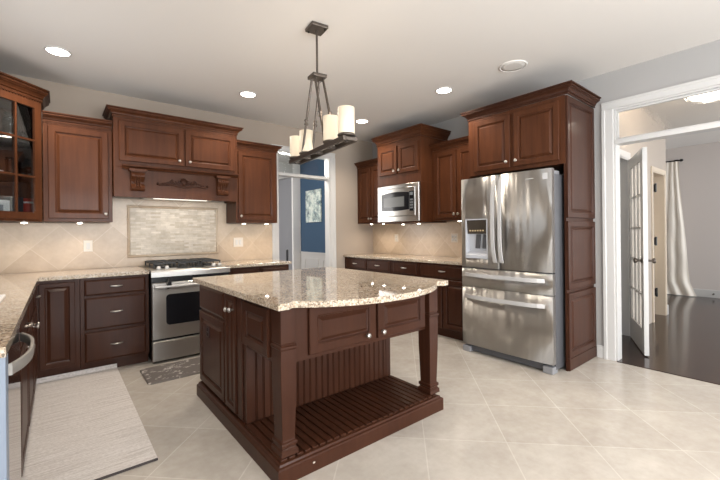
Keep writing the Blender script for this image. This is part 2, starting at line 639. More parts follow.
window_frame('window_1', frame((XL + 0.02, -2.18, 1.10), 90), 1.26, 1.04, 2, 1)
window_frame('window_2', frame((XL + 0.02, -7.4, 0.4), 90), 2.2, 2.0, 3, 2)
window_frame('window_3', frame((-4.3, YR + 0.02, 0.25), 180).copy() @ Matrix.Translation((-3.4, 0, 0)), 3.4, 2.2, 4, 2)


# casings of the two doorways, each with its transom
def casing(name, F, w_, full=True):
    """F: x along the opening from its first jamb, y into the wall; opening 0..w_ wide"""
    cw, z1, zt0, zt1 = 0.095, OZ, 2.084, 2.124
    prof = [(0, 0), (0.004, -0.012), (0.066, -0.015), (0.072, -0.021), (0.095, -0.021), (0.095, 0)]
    b = MB(F)
    for sx, x in ((-1, 0.0), (1, w_)):
        pts = [(x + sx * o, y) for o, y in prof]
        b.prism(pts, 0, z1)
    b.extrude_x([(y, z1 + o * 0.79) for o, y in prof], -cw, w_ + cw)
    # jamb lining and transom bar
    b.box(0, 0.015, 0, T, 0, z1).box(w_ - 0.015, w_, 0, T, 0, z1).box(0.015, w_ - 0.015, 0, T, z1 - 0.015, z1)
    b.box(0.015, w_ - 0.015, -0.006, T + 0.006, zt0, zt1)
    # plinth blocks
    o = struct(b.build(name, 'white'))
    return o


# doorway in the stove wall (dining room beyond)
c1 = casing('door_1', frame((DX0, 0, 0), 0), DX1 - DX0)
MB().box(DX0 + 0.016, DX1 - 0.016, 0.052, 0.058, 2.126, OZ - 0.016).build('transom_glass', 'glass', c1)
# doorway to the hall
FH = frame((0, HY0, 0), -90)
c2 = casing('door_2', FH, HY0 - HY1)
g = MB(FH)
g.box(0.016, HY0 - HY1 - 0.016, 0.05, 0.058, 2.126, OZ - 0.016)
rain = g.build('transom_glass', 'rain', c2)
b = MB(FH)
b.box(0.016, 0.034, 0.02, 0.049, 2.126, OZ - 0.016).box(0.034, HY0 - HY1 - 0.034, 0.02, 0.049, OZ - 0.034, OZ - 0.016)
b.box(0.034, HY0 - HY1 - 0.034, 0.02, 0.049, 2.126, 2.140)
b.build('glazing_bead', 'white', c2)
struct(MB().box(-0.016, -0.001, -3.44, -3.376, 0, 0.12).build('baseboard_right', 'white', bevel=0.004))
struct(MB().box(-0.8, -0.66, -0.016, -0.001, 0, 0.12).build('baseboard_back', 'white', bevel=0.004))
sbox('trim_1', 'plank', -0.03, 0.0, HY1 + 0.02, HY0 - 0.016, 0.0005, 0.006)

# dining room seen through the doorway
sbox('wall_dining_blue', 'navy', 0, T, T + 0.001, 2.44, 0.86, ZC)
wn = MB().box(-0.012, T, T + 0.001, 2.44, 0, 0.83).box(-0.03, T, T + 0.001, 2.44, 0.83, 0.86)
for k in range(3):
    y0 = 0.30 + k * 0.70
    for a, c_, z0, z1 in ((y0, y0 + 0.55, 0.20, 0.23), (y0, y0 + 0.55, 0.70, 0.73), (y0, y0 + 0.03, 0.23, 0.70), (y0 + 0.52, y0 + 0.55, 0.23, 0.70)):
        wn.box(-0.024, -0.012, a, c_, z0, z1)
wn.box(-0.026, -0.012, T + 0.001, 2.44, 0, 0.13)
struct(wn.build('trim_wainscot', 'white'))
pl = MB().box(-0.185, T, 2.441, 2.50, 0, ZC).box(-0.20, T, 2.4405, 2.51, 0, 0.16)
struct(pl.build('trim_pilaster', simple('white_trim_lit', (0.82, 0.81, 0.80), 0.4)))  # trim white raised in the colour to make the dim face look lit
hb = MB().box(-4.7, -0.186, 2.442, 2.50, 2.50, ZC)
struct(hb.build('wall_dining_header', 'white'))
sbox('wall_dining_grey', 'bluegrey', 0, T, 2.521, 6.1, 0, ZC)
sbox('trim_crown_grey_room', 'white', -0.10, -0.001, 2.53, 5.98, 2.54, ZC - 0.001)
sbox('wall_dining_far', 'bluegrey', -4.7, T, 6.1, 6.2, 0, ZC)
sbox('wall_dining_side', 'bluegrey', -4.8, -4.7, T + 0.001, 6.2, 0, ZC)

# hall seen through the wide opening
hw = MB().box(T + 0.001, 0.24, -3.34, -3.22, 0, 2.83).box(0.24, 1.10, -3.34, -3.22, 2.10, 2.83).box(1.10, 2.14, -3.34, -3.22, 0, 2.83)
hw.box(2.14, 2.74, -3.34, -3.22, 2.06, 2.83).box(2.74, 2.87, -3.34, -3.22, 0, 2.83)
struct(hw.build('wall_hall', 'wall_hall_tan'))
# doorway linings of the hall wall
dl = MB().box(0.24, 0.255, -3.35, -3.21, 0, 2.085).box(1.085, 1.10, -3.35, -3.21, 0, 2.085).box(0.24, 1.10, -3.35, -3.21, 2.085, 2.10)
dl.box(1.10, 1.18, -3.355, -3.341, 0, 2.18).box(0.16, 0.24, -3.355, -3.341, 0, 2.18).box(0.24, 1.10, -3.355, -3.341, 2.10, 2.18)
struct(dl.build('trim_study_doorway', 'white'))
dl = MB().box(2.14, 2.155, -3.35, -3.21, 0, 2.045).box(2.725, 2.74, -3.35, -3.21, 0, 2.045).box(2.155, 2.725, -3.35, -3.21, 2.045, 2.06)
dl.box(2.74, 2.80, -3.355, -3.341, 0, 2.12).box(2.08, 2.14, -3.355, -3.341, 0, 2.12).box(2.14, 2.74, -3.355, -3.341, 2.06, 2.12)
d3 = struct(dl.build('door_3', 'cream'))
for z in (0.35, 1.05, 1.78):
    MB().box(2.19, 2.215, -3.37, -3.345, z, z + 0.10).lathe([(0.012, 0), (0.012, 0.12)], (2.2, -3.365, z - 0.01), 10).build('hinge', 'black', d3)
MB().box(2.157, 2.20, -3.344, -3.26, 0.01, 2.04).build('door_edge', simple('mahogany_edge', (0.09, 0.025, 0.02), 0.4), d3)
sbox('wall_closet', 'cream', 1.5, 3.0, -2.3, -2.2, 0, 2.83)
sbox('wall_study', 'wall_hall', T + 0.001, 1.45, -1.2, -1.1, 0, 2.83)
sbox('wall_closet_side', 'cream', 2.87, 2.95, -3.22, -2.301, 0, 2.83)
sbox('wall_far', 'wall_hall', 5.13, 5.25, YR, 0.0, 0, 2.83)
sbox('baseboard_far', 'white', 5.112, 5.129, YR, 0.0, 0, 0.14, bevel=0.004)
sbox('baseboard_hall', 'white', 2.801, 2.87, -3.357, -3.341, 0, 0.14, bevel=0.003)
sbox('wall_hall_bay', 'wall_hall', 2.96, 5.13, 0.0, 0.1, 0, 2.83)
hr = MB().box(T, 2.0, YR - T, YR, 0, 2.83).box(4.8, 5.25, YR - T, YR, 0, 2.83).box(2.0, 4.8, YR - T, YR, 0, 0.4).box(2.0, 4.8, YR - T, YR, 2.6, 2.83)
struct(hr.build('wall_hall_rear', 'wall_hall'))
window_frame('window_4', frame((4.8, YR + 0.02, 0.4), 180), 2.8, 2.2, 3, 2)

# backsplash tile
bs = MB().box(XL, -3.738, -0.010, -0.0005, 0.915, 1.388).box(-3.738, -2.495, -0.010, -0.0005, 0.915, 1.66).box(-2.495, -1.862, -0.010, -0.0005, 0.915, 1.388)
struct(bs.build('wall_backsplash_stove', 'trav_y'))
struct(MB().box(-0.010, -0.0005, -2.335, -0.0005, 0.915, 1.40).build('wall_backsplash_fridge', 'trav_x'))
struct(MB().box(XL + 0.0005, XL + 0.010, -3.15, -0.011, 0.915, 1.06).build('wall_backsplash_sink', 'trav_x'))
# framed mosaic behind the range
FM = frame((-3.58, -0.0105, 1.012))
mp = thing('mosaic_panel', 'framed panel of small stone mosaic set in the backsplash behind the range', 'mosaic', FM)
MB(FM).box(0.03, 0.95, -0.006, -0.0005, 0.03, 0.55).build('mosaic_field', 'mosaic', mp)
fb = MB(FM)
pr = [(0, 0), (0.004, -0.008), (0.013, -0.014), (0.024, -0.010), (0.03, 0)]
fb.extrude_x([(y, o) for o, y in pr], 0, 0.98).extrude_x([(y, 0.58 - o) for o, y in pr], 0, 0.98)
fb.prism([(o, y) for o, y in pr], 0.03, 0.55).prism([(0.98 - o, y) for o, y in pr], 0.03, 0.55)
fb.build('stone_border', 'trav_y', mp)

# ---------------------------------------------------------------- upper cabinets
# corner glass cabinet (diagonal)
FG = frame((-4.63, -0.68, 0), 45)
gw = 0.485
gc = thing('glass_corner_cabinet', 'tall corner wall cabinet with glass door above the granite', 'cabinet', FG)
p_out = [(0, 0), (gw, 0), (0.722, 0.238), (0.267, 0.693), (-0.213, 0.213)]
Z0, Z1 = 1.392, 2.47
b = MB(FG)
b.prism(p_out, Z0, Z0 + 0.02).prism(p_out, Z1 - 0.02, Z1)
for i in (1, 2, 3, 4):
    a, c_ = Vector(p_out[i]), Vector(p_out[(i + 1) % 5])
    d = (c_ - a).normalized()
    n = Vector((-d.y, d.x)) * 0.015
    b.prism([tuple(a), tuple(c_), tuple(c_ + n), tuple(a + n)], Z0 + 0.02, Z1 - 0.02)
b.build('body', 'wood_in', gc)
# face frame
b = MB(FG)
b.box(0, 0.035, -0.018, 0, Z0, Z1).box(gw - 0.035, gw, -0.018, 0, Z0, Z1).box(0.035, gw - 0.035, -0.018, 0, Z0, Z0 + 0.03).box(0.035, gw - 0.035, -0.018, 0, Z1 - 0.03, Z1)
b.build('face_frame', 'wood', gc)
xa, xb_, za, zb = 0.025, gw - 0.025, Z0 + 0.02, Z1 - 0.018
s_ = 0.058
b = MB(FG)
b.box(xa, xa + s_, -0.040, -0.019, za, zb).box(xb_ - s_, xb_, -0.040, -0.019, za, zb)
b.box(xa + s_, xb_ - s_, -0.040, -0.019, za, za + s_).box(xa + s_, xb_ - s_, -0.040, -0.019, zb - s_, zb)
b.box(gw / 2 - 0.008, gw / 2 + 0.008, -0.036, -0.022, za + s_, zb - s_)
for z in (1.783, 2.105):
    b.box(xa + s_, gw / 2 - 0.008, -0.036, -0.022, z - 0.008, z + 0.008).box(gw / 2 + 0.008, xb_ - s_, -0.036, -0.022, z - 0.008, z + 0.008)
gd = b.build('door', 'wood', gc)
MB(FG).box(xa + s_ - 0.004, xb_ - s_ + 0.004, -0.0205, -0.0195, za + s_ - 0.004, zb - s_ + 0.004).build('glass_pane', 'glass', gd)
knob(FG, xa + 0.03, za + 0.06, -0.040, gd)
ps = [(0.01, 0.01), (gw - 0.01, 0.01), (0.695, 0.235), (0.267, 0.665), (-0.188, 0.213)]
for z in (1.775, 2.097):
    MB(FG).prism(ps, z, z + 0.016).build('shelf', 'shelfglass' if z > 1.9 else 'wood_in', gc)
MB(FG).crown([(-0.21, 0.192), (0, -0.018), (gw, -0.018), (0.722, 0.219)], crown_prof(Z1 + 0.0005, 1.0, 1.25)).build('crown_molding', 'wood', gc)
be = MB(FG)
for k in range(20):
    be.box(0.012 + k * 0.024, 0.024 + k * 0.024, -0.026, -0.0185, Z1 - 0.014, Z1 - 0.003)
be.build('bead_trim', 'wood', gc)


def wall_cab(label, x0, x1, z0, z1, dep, F0, doors, crown_path, ch=0.9, bead=False, knobs=True, extra=None, cs=1.0, name='wall_cabinet'):
    """F0: front-left-bottom frame with y into the wall; doors: list of (x0,x1,z0,z1,[knobs])"""
    t = thing(name, label, 'cabinet', F0 @ Matrix.Translation((x0, 0, z0)))
    MB(F0).box(x0, x1, 0, dep, z0, z1).build('body', 'wood', t, 0.002)
    for d in doors:
        door(F0, t, d[0], d[1], d[2], d[3], -0.0005, d[4])
    if crown_path:
        MB(F0).crown(crown_path, crown_prof(z1 + 0.0005, cs, ch)).build('crown_molding', 'wood', t)
    if bead:
        be_ = MB(F0)
        n = int((x1 - x0) / 0.024)
        for k in range(n):
            be_.box(x0 + 0.006 + k * 0.024, x0 + 0.018 + k * 0.024, -0.008, -0.0003, z1 - 0.014, z1 - 0.003)
        be_.build('bead_trim', 'wood', t)
    return t


FS = frame((0, -0.338, 0))           # stove wall uppers front plane
wall_cab('single-door wall cabinet between the glass corner cabinet and the hood', -4.268, -3.741, 1.394, 2.31, 0.336, FS,
         [(-4.232, -3.775, 1.425, 2.275, [(-3.80, 1.472)])], [(-4.268, 0), (-3.741, 0)], 0.9, True)
wall_cab('single-door wall cabinet between the hood and the cased doorway', -2.492, -1.948, 1.398, 2.31, 0.336, FS,
         [(-2.465, -1.975, 1.43, 2.27, [(-2.44, 1.478)])], [(-2.492, 0), (-1.948, 0), (-1.948, 0.336)], 0.9)

# range hood cabinet
FHd = frame((0, -0.405, 0))
hx0, hx1 = -3.735, -2.497
hd = thing('range_hood', 'wooden range hood with two doors, corbels and a carved ornament above the range', 'range hood', FHd @ Matrix.Translation((-3.096, 0, 1.645)))
b = MB(FHd)
b.box(hx0, hx1, 0, 0.403, 1.945, 2.44)
b.box(hx0, hx1, 0, 0.02, 1.65, 1.945).box(hx0, hx0 + 0.02, 0.02, 0.403, 1.65, 1.945).box(hx1 - 0.02, hx1, 0.02, 0.403, 1.65, 1.945)
b.box(hx0, hx1, -0.006, 0.02, 1.645, 1.662)
b.build('body', 'wood', hd, 0.002)
door(FHd, hd, -3.690, -3.094, 2.005, 2.405, -0.0005, [(-3.14, 2.055)])
door(FHd, hd, -3.076, -2.532, 2.005, 2.405, -0.0005, [(-3.035, 2.055)])
MB(FHd).crown([(hx0, 0.36), (hx0, 0), (hx1, 0), (hx1, 0.36)], crown_prof(2.4405, 1.0, 0.95)).build('crown_molding', 'wood', hd)
MB(FHd).extrude_x([(0, 1.925), (-0.03, 1.9255), (-0.045, 1.94), (-0.085, 1.946), (-0.09, 1.962), (0, 1.962)], -3.665, hx1 - 0.012).build('ledge', 'wood', hd)
for cx in (-3.535, -2.685):
    b = MB(FHd)
    prof = [(y * 1.9, z) for y, z in [(0, 1.925), (-0.036, 1.925), (-0.036, 1.905), (-0.032, 1.898), (-0.034, 1.88), (-0.040, 1.865), (-0.040, 1.85), (-0.032, 1.835), (-0.022, 1.82),
            (-0.016, 1.80), (-0.016, 1.78), (-0.024, 1.76), (-0.034, 1.745), (-0.036, 1.728), (-0.030, 1.715), (-0.016, 1.708), (0, 1.708)]]
    b.extrude_x(prof, cx - 0.052, cx + 0.052)
    for s2 in (-0.058, 0.050):
        b.extrude_x([(y - 0.006, z) for y, z in prof], cx + s2, cx + s2 + 0.008)
    b.box(cx - 0.078, cx + 0.078, -0.083, 0, 1.905, 1.925).box(cx - 0.066, cx + 0.066, -0.076, 0, 1.895, 1.905)
    for k in range(3):
        b.tube([(cx - 0.02 + k * 0.02, -0.078, 1.87), (cx - 0.02 + k * 0.02, -0.048, 1.82), (cx - 0.02 + k * 0.02, -0.036, 1.78), (cx - 0.02 + k * 0.02, -0.072, 1.74)], [0.007, 0.008, 0.008, 0.007], 6)
    b.build('corbel', 'wood', hd)
# carved scroll ornament
b = MB(FHd)
ocx, oz = -3.096, 1.775
for s2 in (-1, 1):
    def P(dx, dz, dy=-0.010):
        return (ocx + s2 * dx, dy, oz + dz)
    b.tube([P(0.0, 0.0), P(0.06, 0.006), (P(0.12, 0.024)), P(0.18, 0.012), P(0.235, 0.006), P(0.262, 0.02), P(0.252, 0.034), P(0.240, 0.026)],
           [0.010, 0.010, 0.010, 0.009, 0.008, 0.007, 0.006, 0.005], 7)
    for (px, pz, r0, dr) in ((0.05, 0.045, 0.026, 1), (0.115, 0.05, 0.022, -1), (0.165, 0.03, 0.017, 1), (0.205, 0.018, 0.012, -1)):
        pts, rr = [], []
        for k in range(14):
            a = dr * k * 0.62 + 2
            q = r0 * (1 - k / 15)
            pts.append(P(px + q * math.cos(a), pz + q * math.sin(a)))
            rr.append(0.0075 - 0.0003 * k)
        b.tube(pts, rr, 6)
    for k in range(7):
        a = 0.35 + k * 0.18
        b.tube([P(0.01 + 0.02 * k, 0.02), P(0.02 + 0.026 * k, 0.055 - 0.004 * k), P(0.025 + 0.030 * k, 0.088 - 0.011 * k)], [0.004, 0.009, 0.002], 6)
for k in range(5):
    a = R(40 + 25 * k)
    b.tube([(ocx, -0.012, oz + 0.03), (ocx + 0.03 * math.cos(a), -0.016, oz + 0.04 + 0.035 * math.sin(a)), (ocx + 0.045 * math.cos(a), -0.008, oz + 0.045 + 0.058 * math.sin(a))], [0.006, 0.011, 0.002], 7)
b.lathe([(0.001, 0.02), (0.012, 0.016), (0.016, 0.008), (0.016, 0)], (ocx, -0.004, oz + 0.03), 12, 'y')
b.build('carved_ornament', 'espresso', hd)
b = MB(FHd).box(-3.45, -2.74, 0.03, 0.34, 1.654, 1.70)
b.build('vent_insert', 'steel', hd)
MB(FHd).box(-3.37, -2.83, 0.05, 0.11, 1.646, 1.6535).build('light_lens', 'striplight', hd)

# microwave cabinet and its neighbours on the fridge wall
FF = frame((-0.34, 0, 0), -90)        # local x = -world y
wall_cab('narrow two-door wall cabinet in the corner next to the microwave', 0.003, 0.735, 1.405, 2.31, 0.338, FF,
         [(0.055, 0.345, 1.435, 2.275, [(0.325, 1.475)]), (0.365, 0.70, 1.435, 2.275, [(0.385, 1.475)])], [(0.003, 0), (0.735, 0)], 0.9)
wall_cab('two-door wall cabinet between the microwave and the refrigerator', 1.577, 2.325, 1.402, 2.31, 0.338, FF,
         [(1.635, 1.965, 1.435, 2.27, [(1.945, 1.478)]), (1.985, 2.30, 1.435, 2.27, [(2.005, 1.478)])], [(1.577, 0), (2.325, 0)], 0.9)
FMW = frame((-0.55, 0, 0), -90)
mc = thing('microwave_cabinet', 'taller stepped-out wall cabinet with two doors built around the microwave', 'cabinet', FMW @ Matrix.Translation((1.155, 0, 1.40)))
b = MB(FMW)
b.box(0.739, 1.573, 0, 0.548, 1.912, 2.50).box(0.739, 0.757, 0, 0.548, 1.40, 1.912).box(1.555, 1.573, 0, 0.548, 1.40, 1.912)
b.box(0.757, 1.555, 0.53, 0.548, 1.40, 1.912).box(0.757, 1.555, 0, 0.53, 1.385, 1.402)
b.build('body', 'wood', mc, 0.002)
door(FMW, mc, 0.785, 1.145, 2.06, 2.44, -0.0005, [(1.11, 2.10)])
door(FMW, mc, 1.175, 1.53, 2.06, 2.44, -0.0005, [(1.205, 2.10)])
MB(FMW).crown([(0.739, 0.54), (0.739, 0), (1.573, 0), (1.573, 0.54)], crown_prof(2.5005, 1.1, 1.4)).build('crown_molding', 'wood', mc)

mw = thing('microwave', 'stainless built-in microwave below the stepped-out wall cabinet', 'microwave', FMW @ Matrix.Translation((1.155, 0, 1.404)))
b = MB(FMW)
tx0, tx1, tz0, tz1 = 0.760, 1.552, 1.405, 1.908
b.box(0.80, 1.51, 0.02, 0.50, 1.42, 1.89)
b.build('body', 'black', mw)
ir = (0.835, 1.495, 1.475, 1.862)
b = MB(FMW)
rr = []
for x0_, x1_, z0_, z1_, y_ in ((tx0, tx1, tz0, tz1, 0.012), (tx0, tx1, tz0, tz1, -0.018), (tx0 + 0.006, tx1 - 0.006, tz0 + 0.006, tz1 - 0.006, -0.024), (ir[0], ir[1], ir[2], ir[3], -0.024), (ir[0], ir[1], ir[2], ir[3], 0.012)):
    rr.append([(x0_, y_, z0_), (x1_, y_, z0_), (x1_, y_, z1_), (x0_, y_, z1_)])
b.loft(rr, cap=False)
b.build('trim_kit', 'steel', mw)
b = MB(FMW)
b.panel(ir[0] + 0.004, ir[1] - 0.004, ir[2] + 0.004, ir[3] - 0.004, -0.030, [(0, 0.005), (0.005, 0)], 0.0)
md = b.build('door', 'steel', mw)
b = MB(FMW)
zc_, hh = 1.675, 0.125
pts = []
for i in range(13):
    x = 0.855 + (1.385 - 0.855) * i / 12
    pts.append((x, zc_ - hh + 0.012 * math.cos((i - 6) / 6 * PI / 2) * -1 + 0.012))
for i in range(13):
    x = 1.385 - (1.385 - 0.855) * i / 12
    pts.append((x, zc_ + hh - 0.012 + 0.02 * math.cos((i - 6) / 6 * PI / 2)))
b.loft([[(x, -0.0305, z) for x, z in pts], [(x, -0.035, z) for x, z in pts]])
b.build('window', 'blackglass', md)
MB(FMW).box(0.90, 1.30, -0.0358, -0.0352, 1.605, 1.74).build('viewing_screen', simple('microwave_mesh', (0.10, 0.105, 0.105), 0.25), md)
cp = MB(FMW).box(1.395, 1.468, -0.0345, -0.0302, 1.54, 1.80).build('control_panel', 'blackglass', mw)
b = MB(FMW)
for i in range(4):
    for j in range(3):
        b.box(1.402 + j * 0.021, 1.418 + j * 0.021, -0.0352, -0.0346, 1.57 + i * 0.035, 1.592 + i * 0.035)
MB(FMW).box(1.402, 1.46, -0.0352, -0.0346, 1.745, 1.785).build('clock_display', simple('display_grey', (0.14, 0.16, 0.17), 0.3), cp)
b.build('keypad', simple('keypad_grey', (0.16, 0.17, 0.18), 0.4), cp)

# refrigerator surround
FR = frame((-0.635, 0, 0), -90)
rc = thing('refrigerator_cabinet', 'tall cherry cabinet surround over and beside the refrigerator', 'cabinet', FR @ Matrix.Translation((2.85, 0, 0)))
b = MB(FR).box(2.345, 3.352, 0, 0.632, 1.862, 2.475)
b.build('body', 'wood', rc, 0.002)
MB(FR).box(2.337, 2.360, 0.0, 0.632, 0.0005, 1.86).build('side_panel', 'wood', rc)
door(FR, rc, 2.42, 2.835, 1.90, 2.435, -0.0005, [(2.805, 1.955)])
door(FR, rc, 2.875, 3.305, 1.90, 2.435, -0.0005, [(2.905, 1.955)])
FP = frame((-0.635, -3.352, 0), 0)   # the panelled end, facing the camera
pn = MB(FP).box(0, 0.632, -0.001, 0.014, 0.0005, 1.861)
pn = pn.build('tall_end_panel', 'espresso', rc)
for z0, z1 in ((0.115, 0.695), (0.725, 1.345), (1.375, 2.47)):
    MB(FP).panel(0.006, 0.626, z0, z1, -0.021, DOOR, -0.0015).build('raised_panel', 'espresso', pn)
MB(FP).panel(0.006, 0.626, 0.003, 0.112, -0.021, [(0, 0.004), (0.004, 0)], -0.0015).build('base_rail', 'espresso', pn)
MB(FR).crown([(2.345, 0.30), (2.345, 0), (3.373, 0), (3.373, 0.632)], crown_prof(2.4755, 1.05, 1.0)).build('crown_molding', 'espresso', rc)

# ---------------------------------------------------------------- base cabinets
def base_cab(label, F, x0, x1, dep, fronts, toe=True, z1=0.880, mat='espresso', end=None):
    t = thing('base_cabinet', label, 'cabinet', F @ Matrix.Translation(((x0 + x1) / 2, 0, 0)))
    MB(F).box(x0, x1, 0, dep, 0.10, z1).build('body', mat, t, 0.002)
    MB(F).box(x0, x1, 0.06, dep, 0.0005, 0.0995).build('toe_kick', mat, t)
    for f in fronts:
        if f[0] == 'door':
            door(F, t, *f[1:5], -0.0005, f[5], mat)
        else:
            drawer(F, t, *f[1:5], -0.0005, mat, f[5])
    return t


FB = frame((0, -0.612, 0))
base_cab('three-drawer base cabinet beside the range', FB, -4.018, -3.476, 0.60,
         [('drawer', -3.988, -3.505, 0.715, 0.857, 1), ('drawer', -3.988, -3.505, 0.405, 0.695, 1), ('drawer', -3.988, -3.505, 0.115, 0.385, 1)])
cb = thing('base_cabinet', 'inside-corner base cabinet with one raised-panel door', 'cabinet', FB @ Matrix.Translation((-4.3, 0, 0)))
MB(FB).prism([(-4.328, 0), (-4.021, 0), (-4.021, 0.60), (-4.92, 0.60), (-4.92, -0.01), (-4.328, -0.01)], 0.10, 0.880).build('body', 'espresso', cb)
MB(FB).prism([(-4.388, 0.06), (-4.021, 0.06), (-4.021, 0.60), (-4.92, 0.60), (-4.92, -0.01), (-4.388, -0.01)], 0.0005, 0.0995).build('toe_kick', 'espresso', cb)
door(FB, cb, -4.297, -4.055, 0.125, 0.855, -0.0005, (), 'espresso', DOORS)
base_cab('low drawer cabinet between the range and the cased doorway', FB, -2.695, -1.935, 0.60,
         [('drawer', -2.66, -2.33, 0.715, 0.857, 1), ('drawer', -2.30, -1.965, 0.715, 0.857, 1), ('door', -2.66, -2.33, 0.12, 0.69, [(-2.36, 0.64)]), ('door', -2.30, -1.965, 0.12, 0.69, [(-2.27, 0.64)])])
FL = frame((-4.328, -3.16, 0), 90)    # sink run: local x = world y + 3.16
base_cab('sink base cabinet with two doors under the white sink', FL, 1.335, 2.52, 0.60,
         [('drawer', 1.365, 1.915, 0.715, 0.857, 0), ('drawer', 1.945, 2.49, 0.715, 0.857, 1), ('door', 1.365, 1.915, 0.12, 0.69, [(1.885, 0.62)]), ('door', 1.945, 2.49, 0.12, 0.69, [(1.975, 0.62)])])
base_cab('narrow base cabinet between the dishwasher and the sink base', FL, 0.73, 1.330, 0.60,
         [('drawer', 0.76, 1.30, 0.715, 0.857, 1), ('door', 0.76, 1.30, 0.12, 0.69, [(1.27, 0.62)])])
ep = MB(FL).box(0.006, 0.085, -0.029, 0.60, 0.0005, 0.880).build('dishwasher_edge_slab', 'edge_reflection', bevel=0.003)  # slab stands in for the near edge of the dishwasher
tag(ep, 'end slab standing for the dishwasher edge, window reflection painted in blue-white', 'panel')
# dishwasher
FD = FL @ Matrix.Translation((0.095, 0, 0))
dw = thing('dishwasher', 'dark stainless dishwasher with a bowed bar handle', 'dishwasher', FD @ Matrix.Translation((0.30, 0.3, 0)))
MB(FD).box(0.006, 0.60, 0.01, 0.58, 0.0005, 0.874).build('body', 'black', dw)
dd = MB(FD).panel(0.003, 0.603, 0.11, 0.874, -0.022, [(0, 0.006), (0.006, 0)], 0.0095).build('door', 'steel_d', dw)
b = MB(FD)
n = 15
ring = []
for i in range(n):
    t = -1 + 2 * i / (n - 1)
    x = 0.30 + t * 0.265
    yo = -0.024 - 0.046 * (1 - abs(t) ** 2.6)
    ring.append([(x, yo, 0.785), (x, yo - 0.012, 0.785), (x, yo - 0.012, 0.825), (x, yo, 0.825)])
b.loft(ring, True)
b.build('handle', simple('warm_grey_handle', (0.33, 0.31, 0.285), 0.4, 0.4), dd, 0.003)

FK = frame((-0.612, 0, 0), -90)
base_cab('corner base cabinet with twin top drawers below the microwave counter', FK, 0.006, 1.080, 0.60,
         [('drawer', 0.05, 0.535, 0.715, 0.857, 1), ('drawer', 0.565, 1.045, 0.715, 0.857, 1), ('door', 0.05, 0.535, 0.12, 0.69, [(0.505, 0.64)]), ('door', 0.565, 1.045, 0.12, 0.69, [(0.595, 0.64)])])
base_cab('single-drawer base cabinet second from the refrigerator', FK, 1.084, 1.570, 0.60,
         [('drawer', 1.115, 1.54, 0.715, 0.857, 1), ('door', 1.115, 1.54, 0.12, 0.69, [(1.51, 0.64)])])
base_cab('base cabinet with wide top drawer right against the refrigerator', FK, 1.574, 2.333, 0.60,
         [('drawer', 1.61, 2.30, 0.715, 0.857, 1), ('door', 1.61, 1.945, 0.12, 0.69, [(1.92, 0.64)]), ('door', 1.965, 2.30, 0.12, 0.69, [(1.99, 0.64)])])

# worktops
ZS, ZT = 0.881, 0.914
o = MB().prism([(-4.925, -0.011), (-3.474, -0.011), (-3.474, -0.648), (-4.297, -0.648), (-4.297, -3.165), (-4.925, -3.165)], ZS, ZT).build('granite_worktop', 'granite', bevel=0.004)
tag(o, 'L-shaped speckled granite worktop holding the white sink', 'worktop')
o = MB().box(-2.698, -1.915, -0.648, -0.011, ZS, ZT).build('granite_worktop', 'granite', bevel=0.004)
tag(o, 'short granite worktop between the range and the cased doorway', 'worktop')
o = MB().box(-0.648, -0.011, -2.334, -0.004, ZS, ZT).build('granite_worktop', 'granite', bevel=0.004)
tag(o, 'long granite worktop under the microwave up to the refrigerator', 'worktop')
# sink
FSK = frame((-4.80, -2.14, ZT + 0.0005))
sk = thing('sink', 'white drop-in kitchen sink in the L-shaped worktop', 'sink', FSK)
b = MB(FSK)
rr = []
for i, z in ((0, 0), (0, 0.008), (0.006, 0.012), (0.03, 0.012), (0.036, 0.006), (0.040, 0.0015)):
    rr.append([(i, i, z), (0.395 - i, i, z), (0.395 - i, 0.34 - i, z), (i, 0.34 - i, z)])
b.loft(rr)
b.build('basin', 'porcelain', sk)
b = MB(FSK).lathe([(0.025, 0.012), (0.025, 0.02), (0.012, 0.03), (0.012, 0.03)], (0.02, 0.17, 0), 14)
b.tube([(0.02, 0.17, 0.03), (0.02, 0.17, 0.26), (0.04, 0.17, 0.32), (0.09, 0.17, 0.345), (0.14, 0.17, 0.32), (0.155, 0.17, 0.26)], 0.011, 10)
b.build('faucet', 'nickel', sk)

# ---------------------------------------------------------------- range
FG2 = frame((-3.087, -0.675, 0))
rg = thing('kitchen_range', 'stainless gas range with black grates below the wooden hood', 'range', FG2 @ Matrix.Translation((0, 0.3, 0)))
hw_ = 0.378
b = MB(FG2).box(-hw_, hw_, 0.0, 0.655, 0.03, 0.895)
for x in (-0.34, 0.34):
    for y in (0.05, 0.6):
        b.lathe([(0.018, 0), (0.018, 0.03)], (x, y, 0.0005), 10)
b.build('body', 'black', rg)
b = MB(FG2)
b.extrude_x([(-0.035, 0.846), (-0.035, 0.893), (-0.028, 0.905), (-0.012, 0.912), (0.06, 0.918), (0.655, 0.918), (0.655, 0.897), (0.0, 0.8955), (0.0, 0.846)], -hw_ - 0.004, hw_ + 0.004)
b.build('cooktop', 'steel', rg)
MB(FG2).box(-0.33, 0.33, 0.115, 0.625, 0.9185, 0.921).build('burner_tray', 'black', rg)
for x, y, r in ((-0.23, 0.24, 0.045), (-0.23, 0.50, 0.038), (0.0, 0.37, 0.055), (0.23, 0.24, 0.038), (0.23, 0.50, 0.045)):
    MB(FG2).lathe([(r, 0), (r, 0.010), (r * 0.8, 0.012), (r * 0.8, 0.018), (0.002, 0.020)], (x, y, 0.9215), 16).build('burner', 'iron', rg)
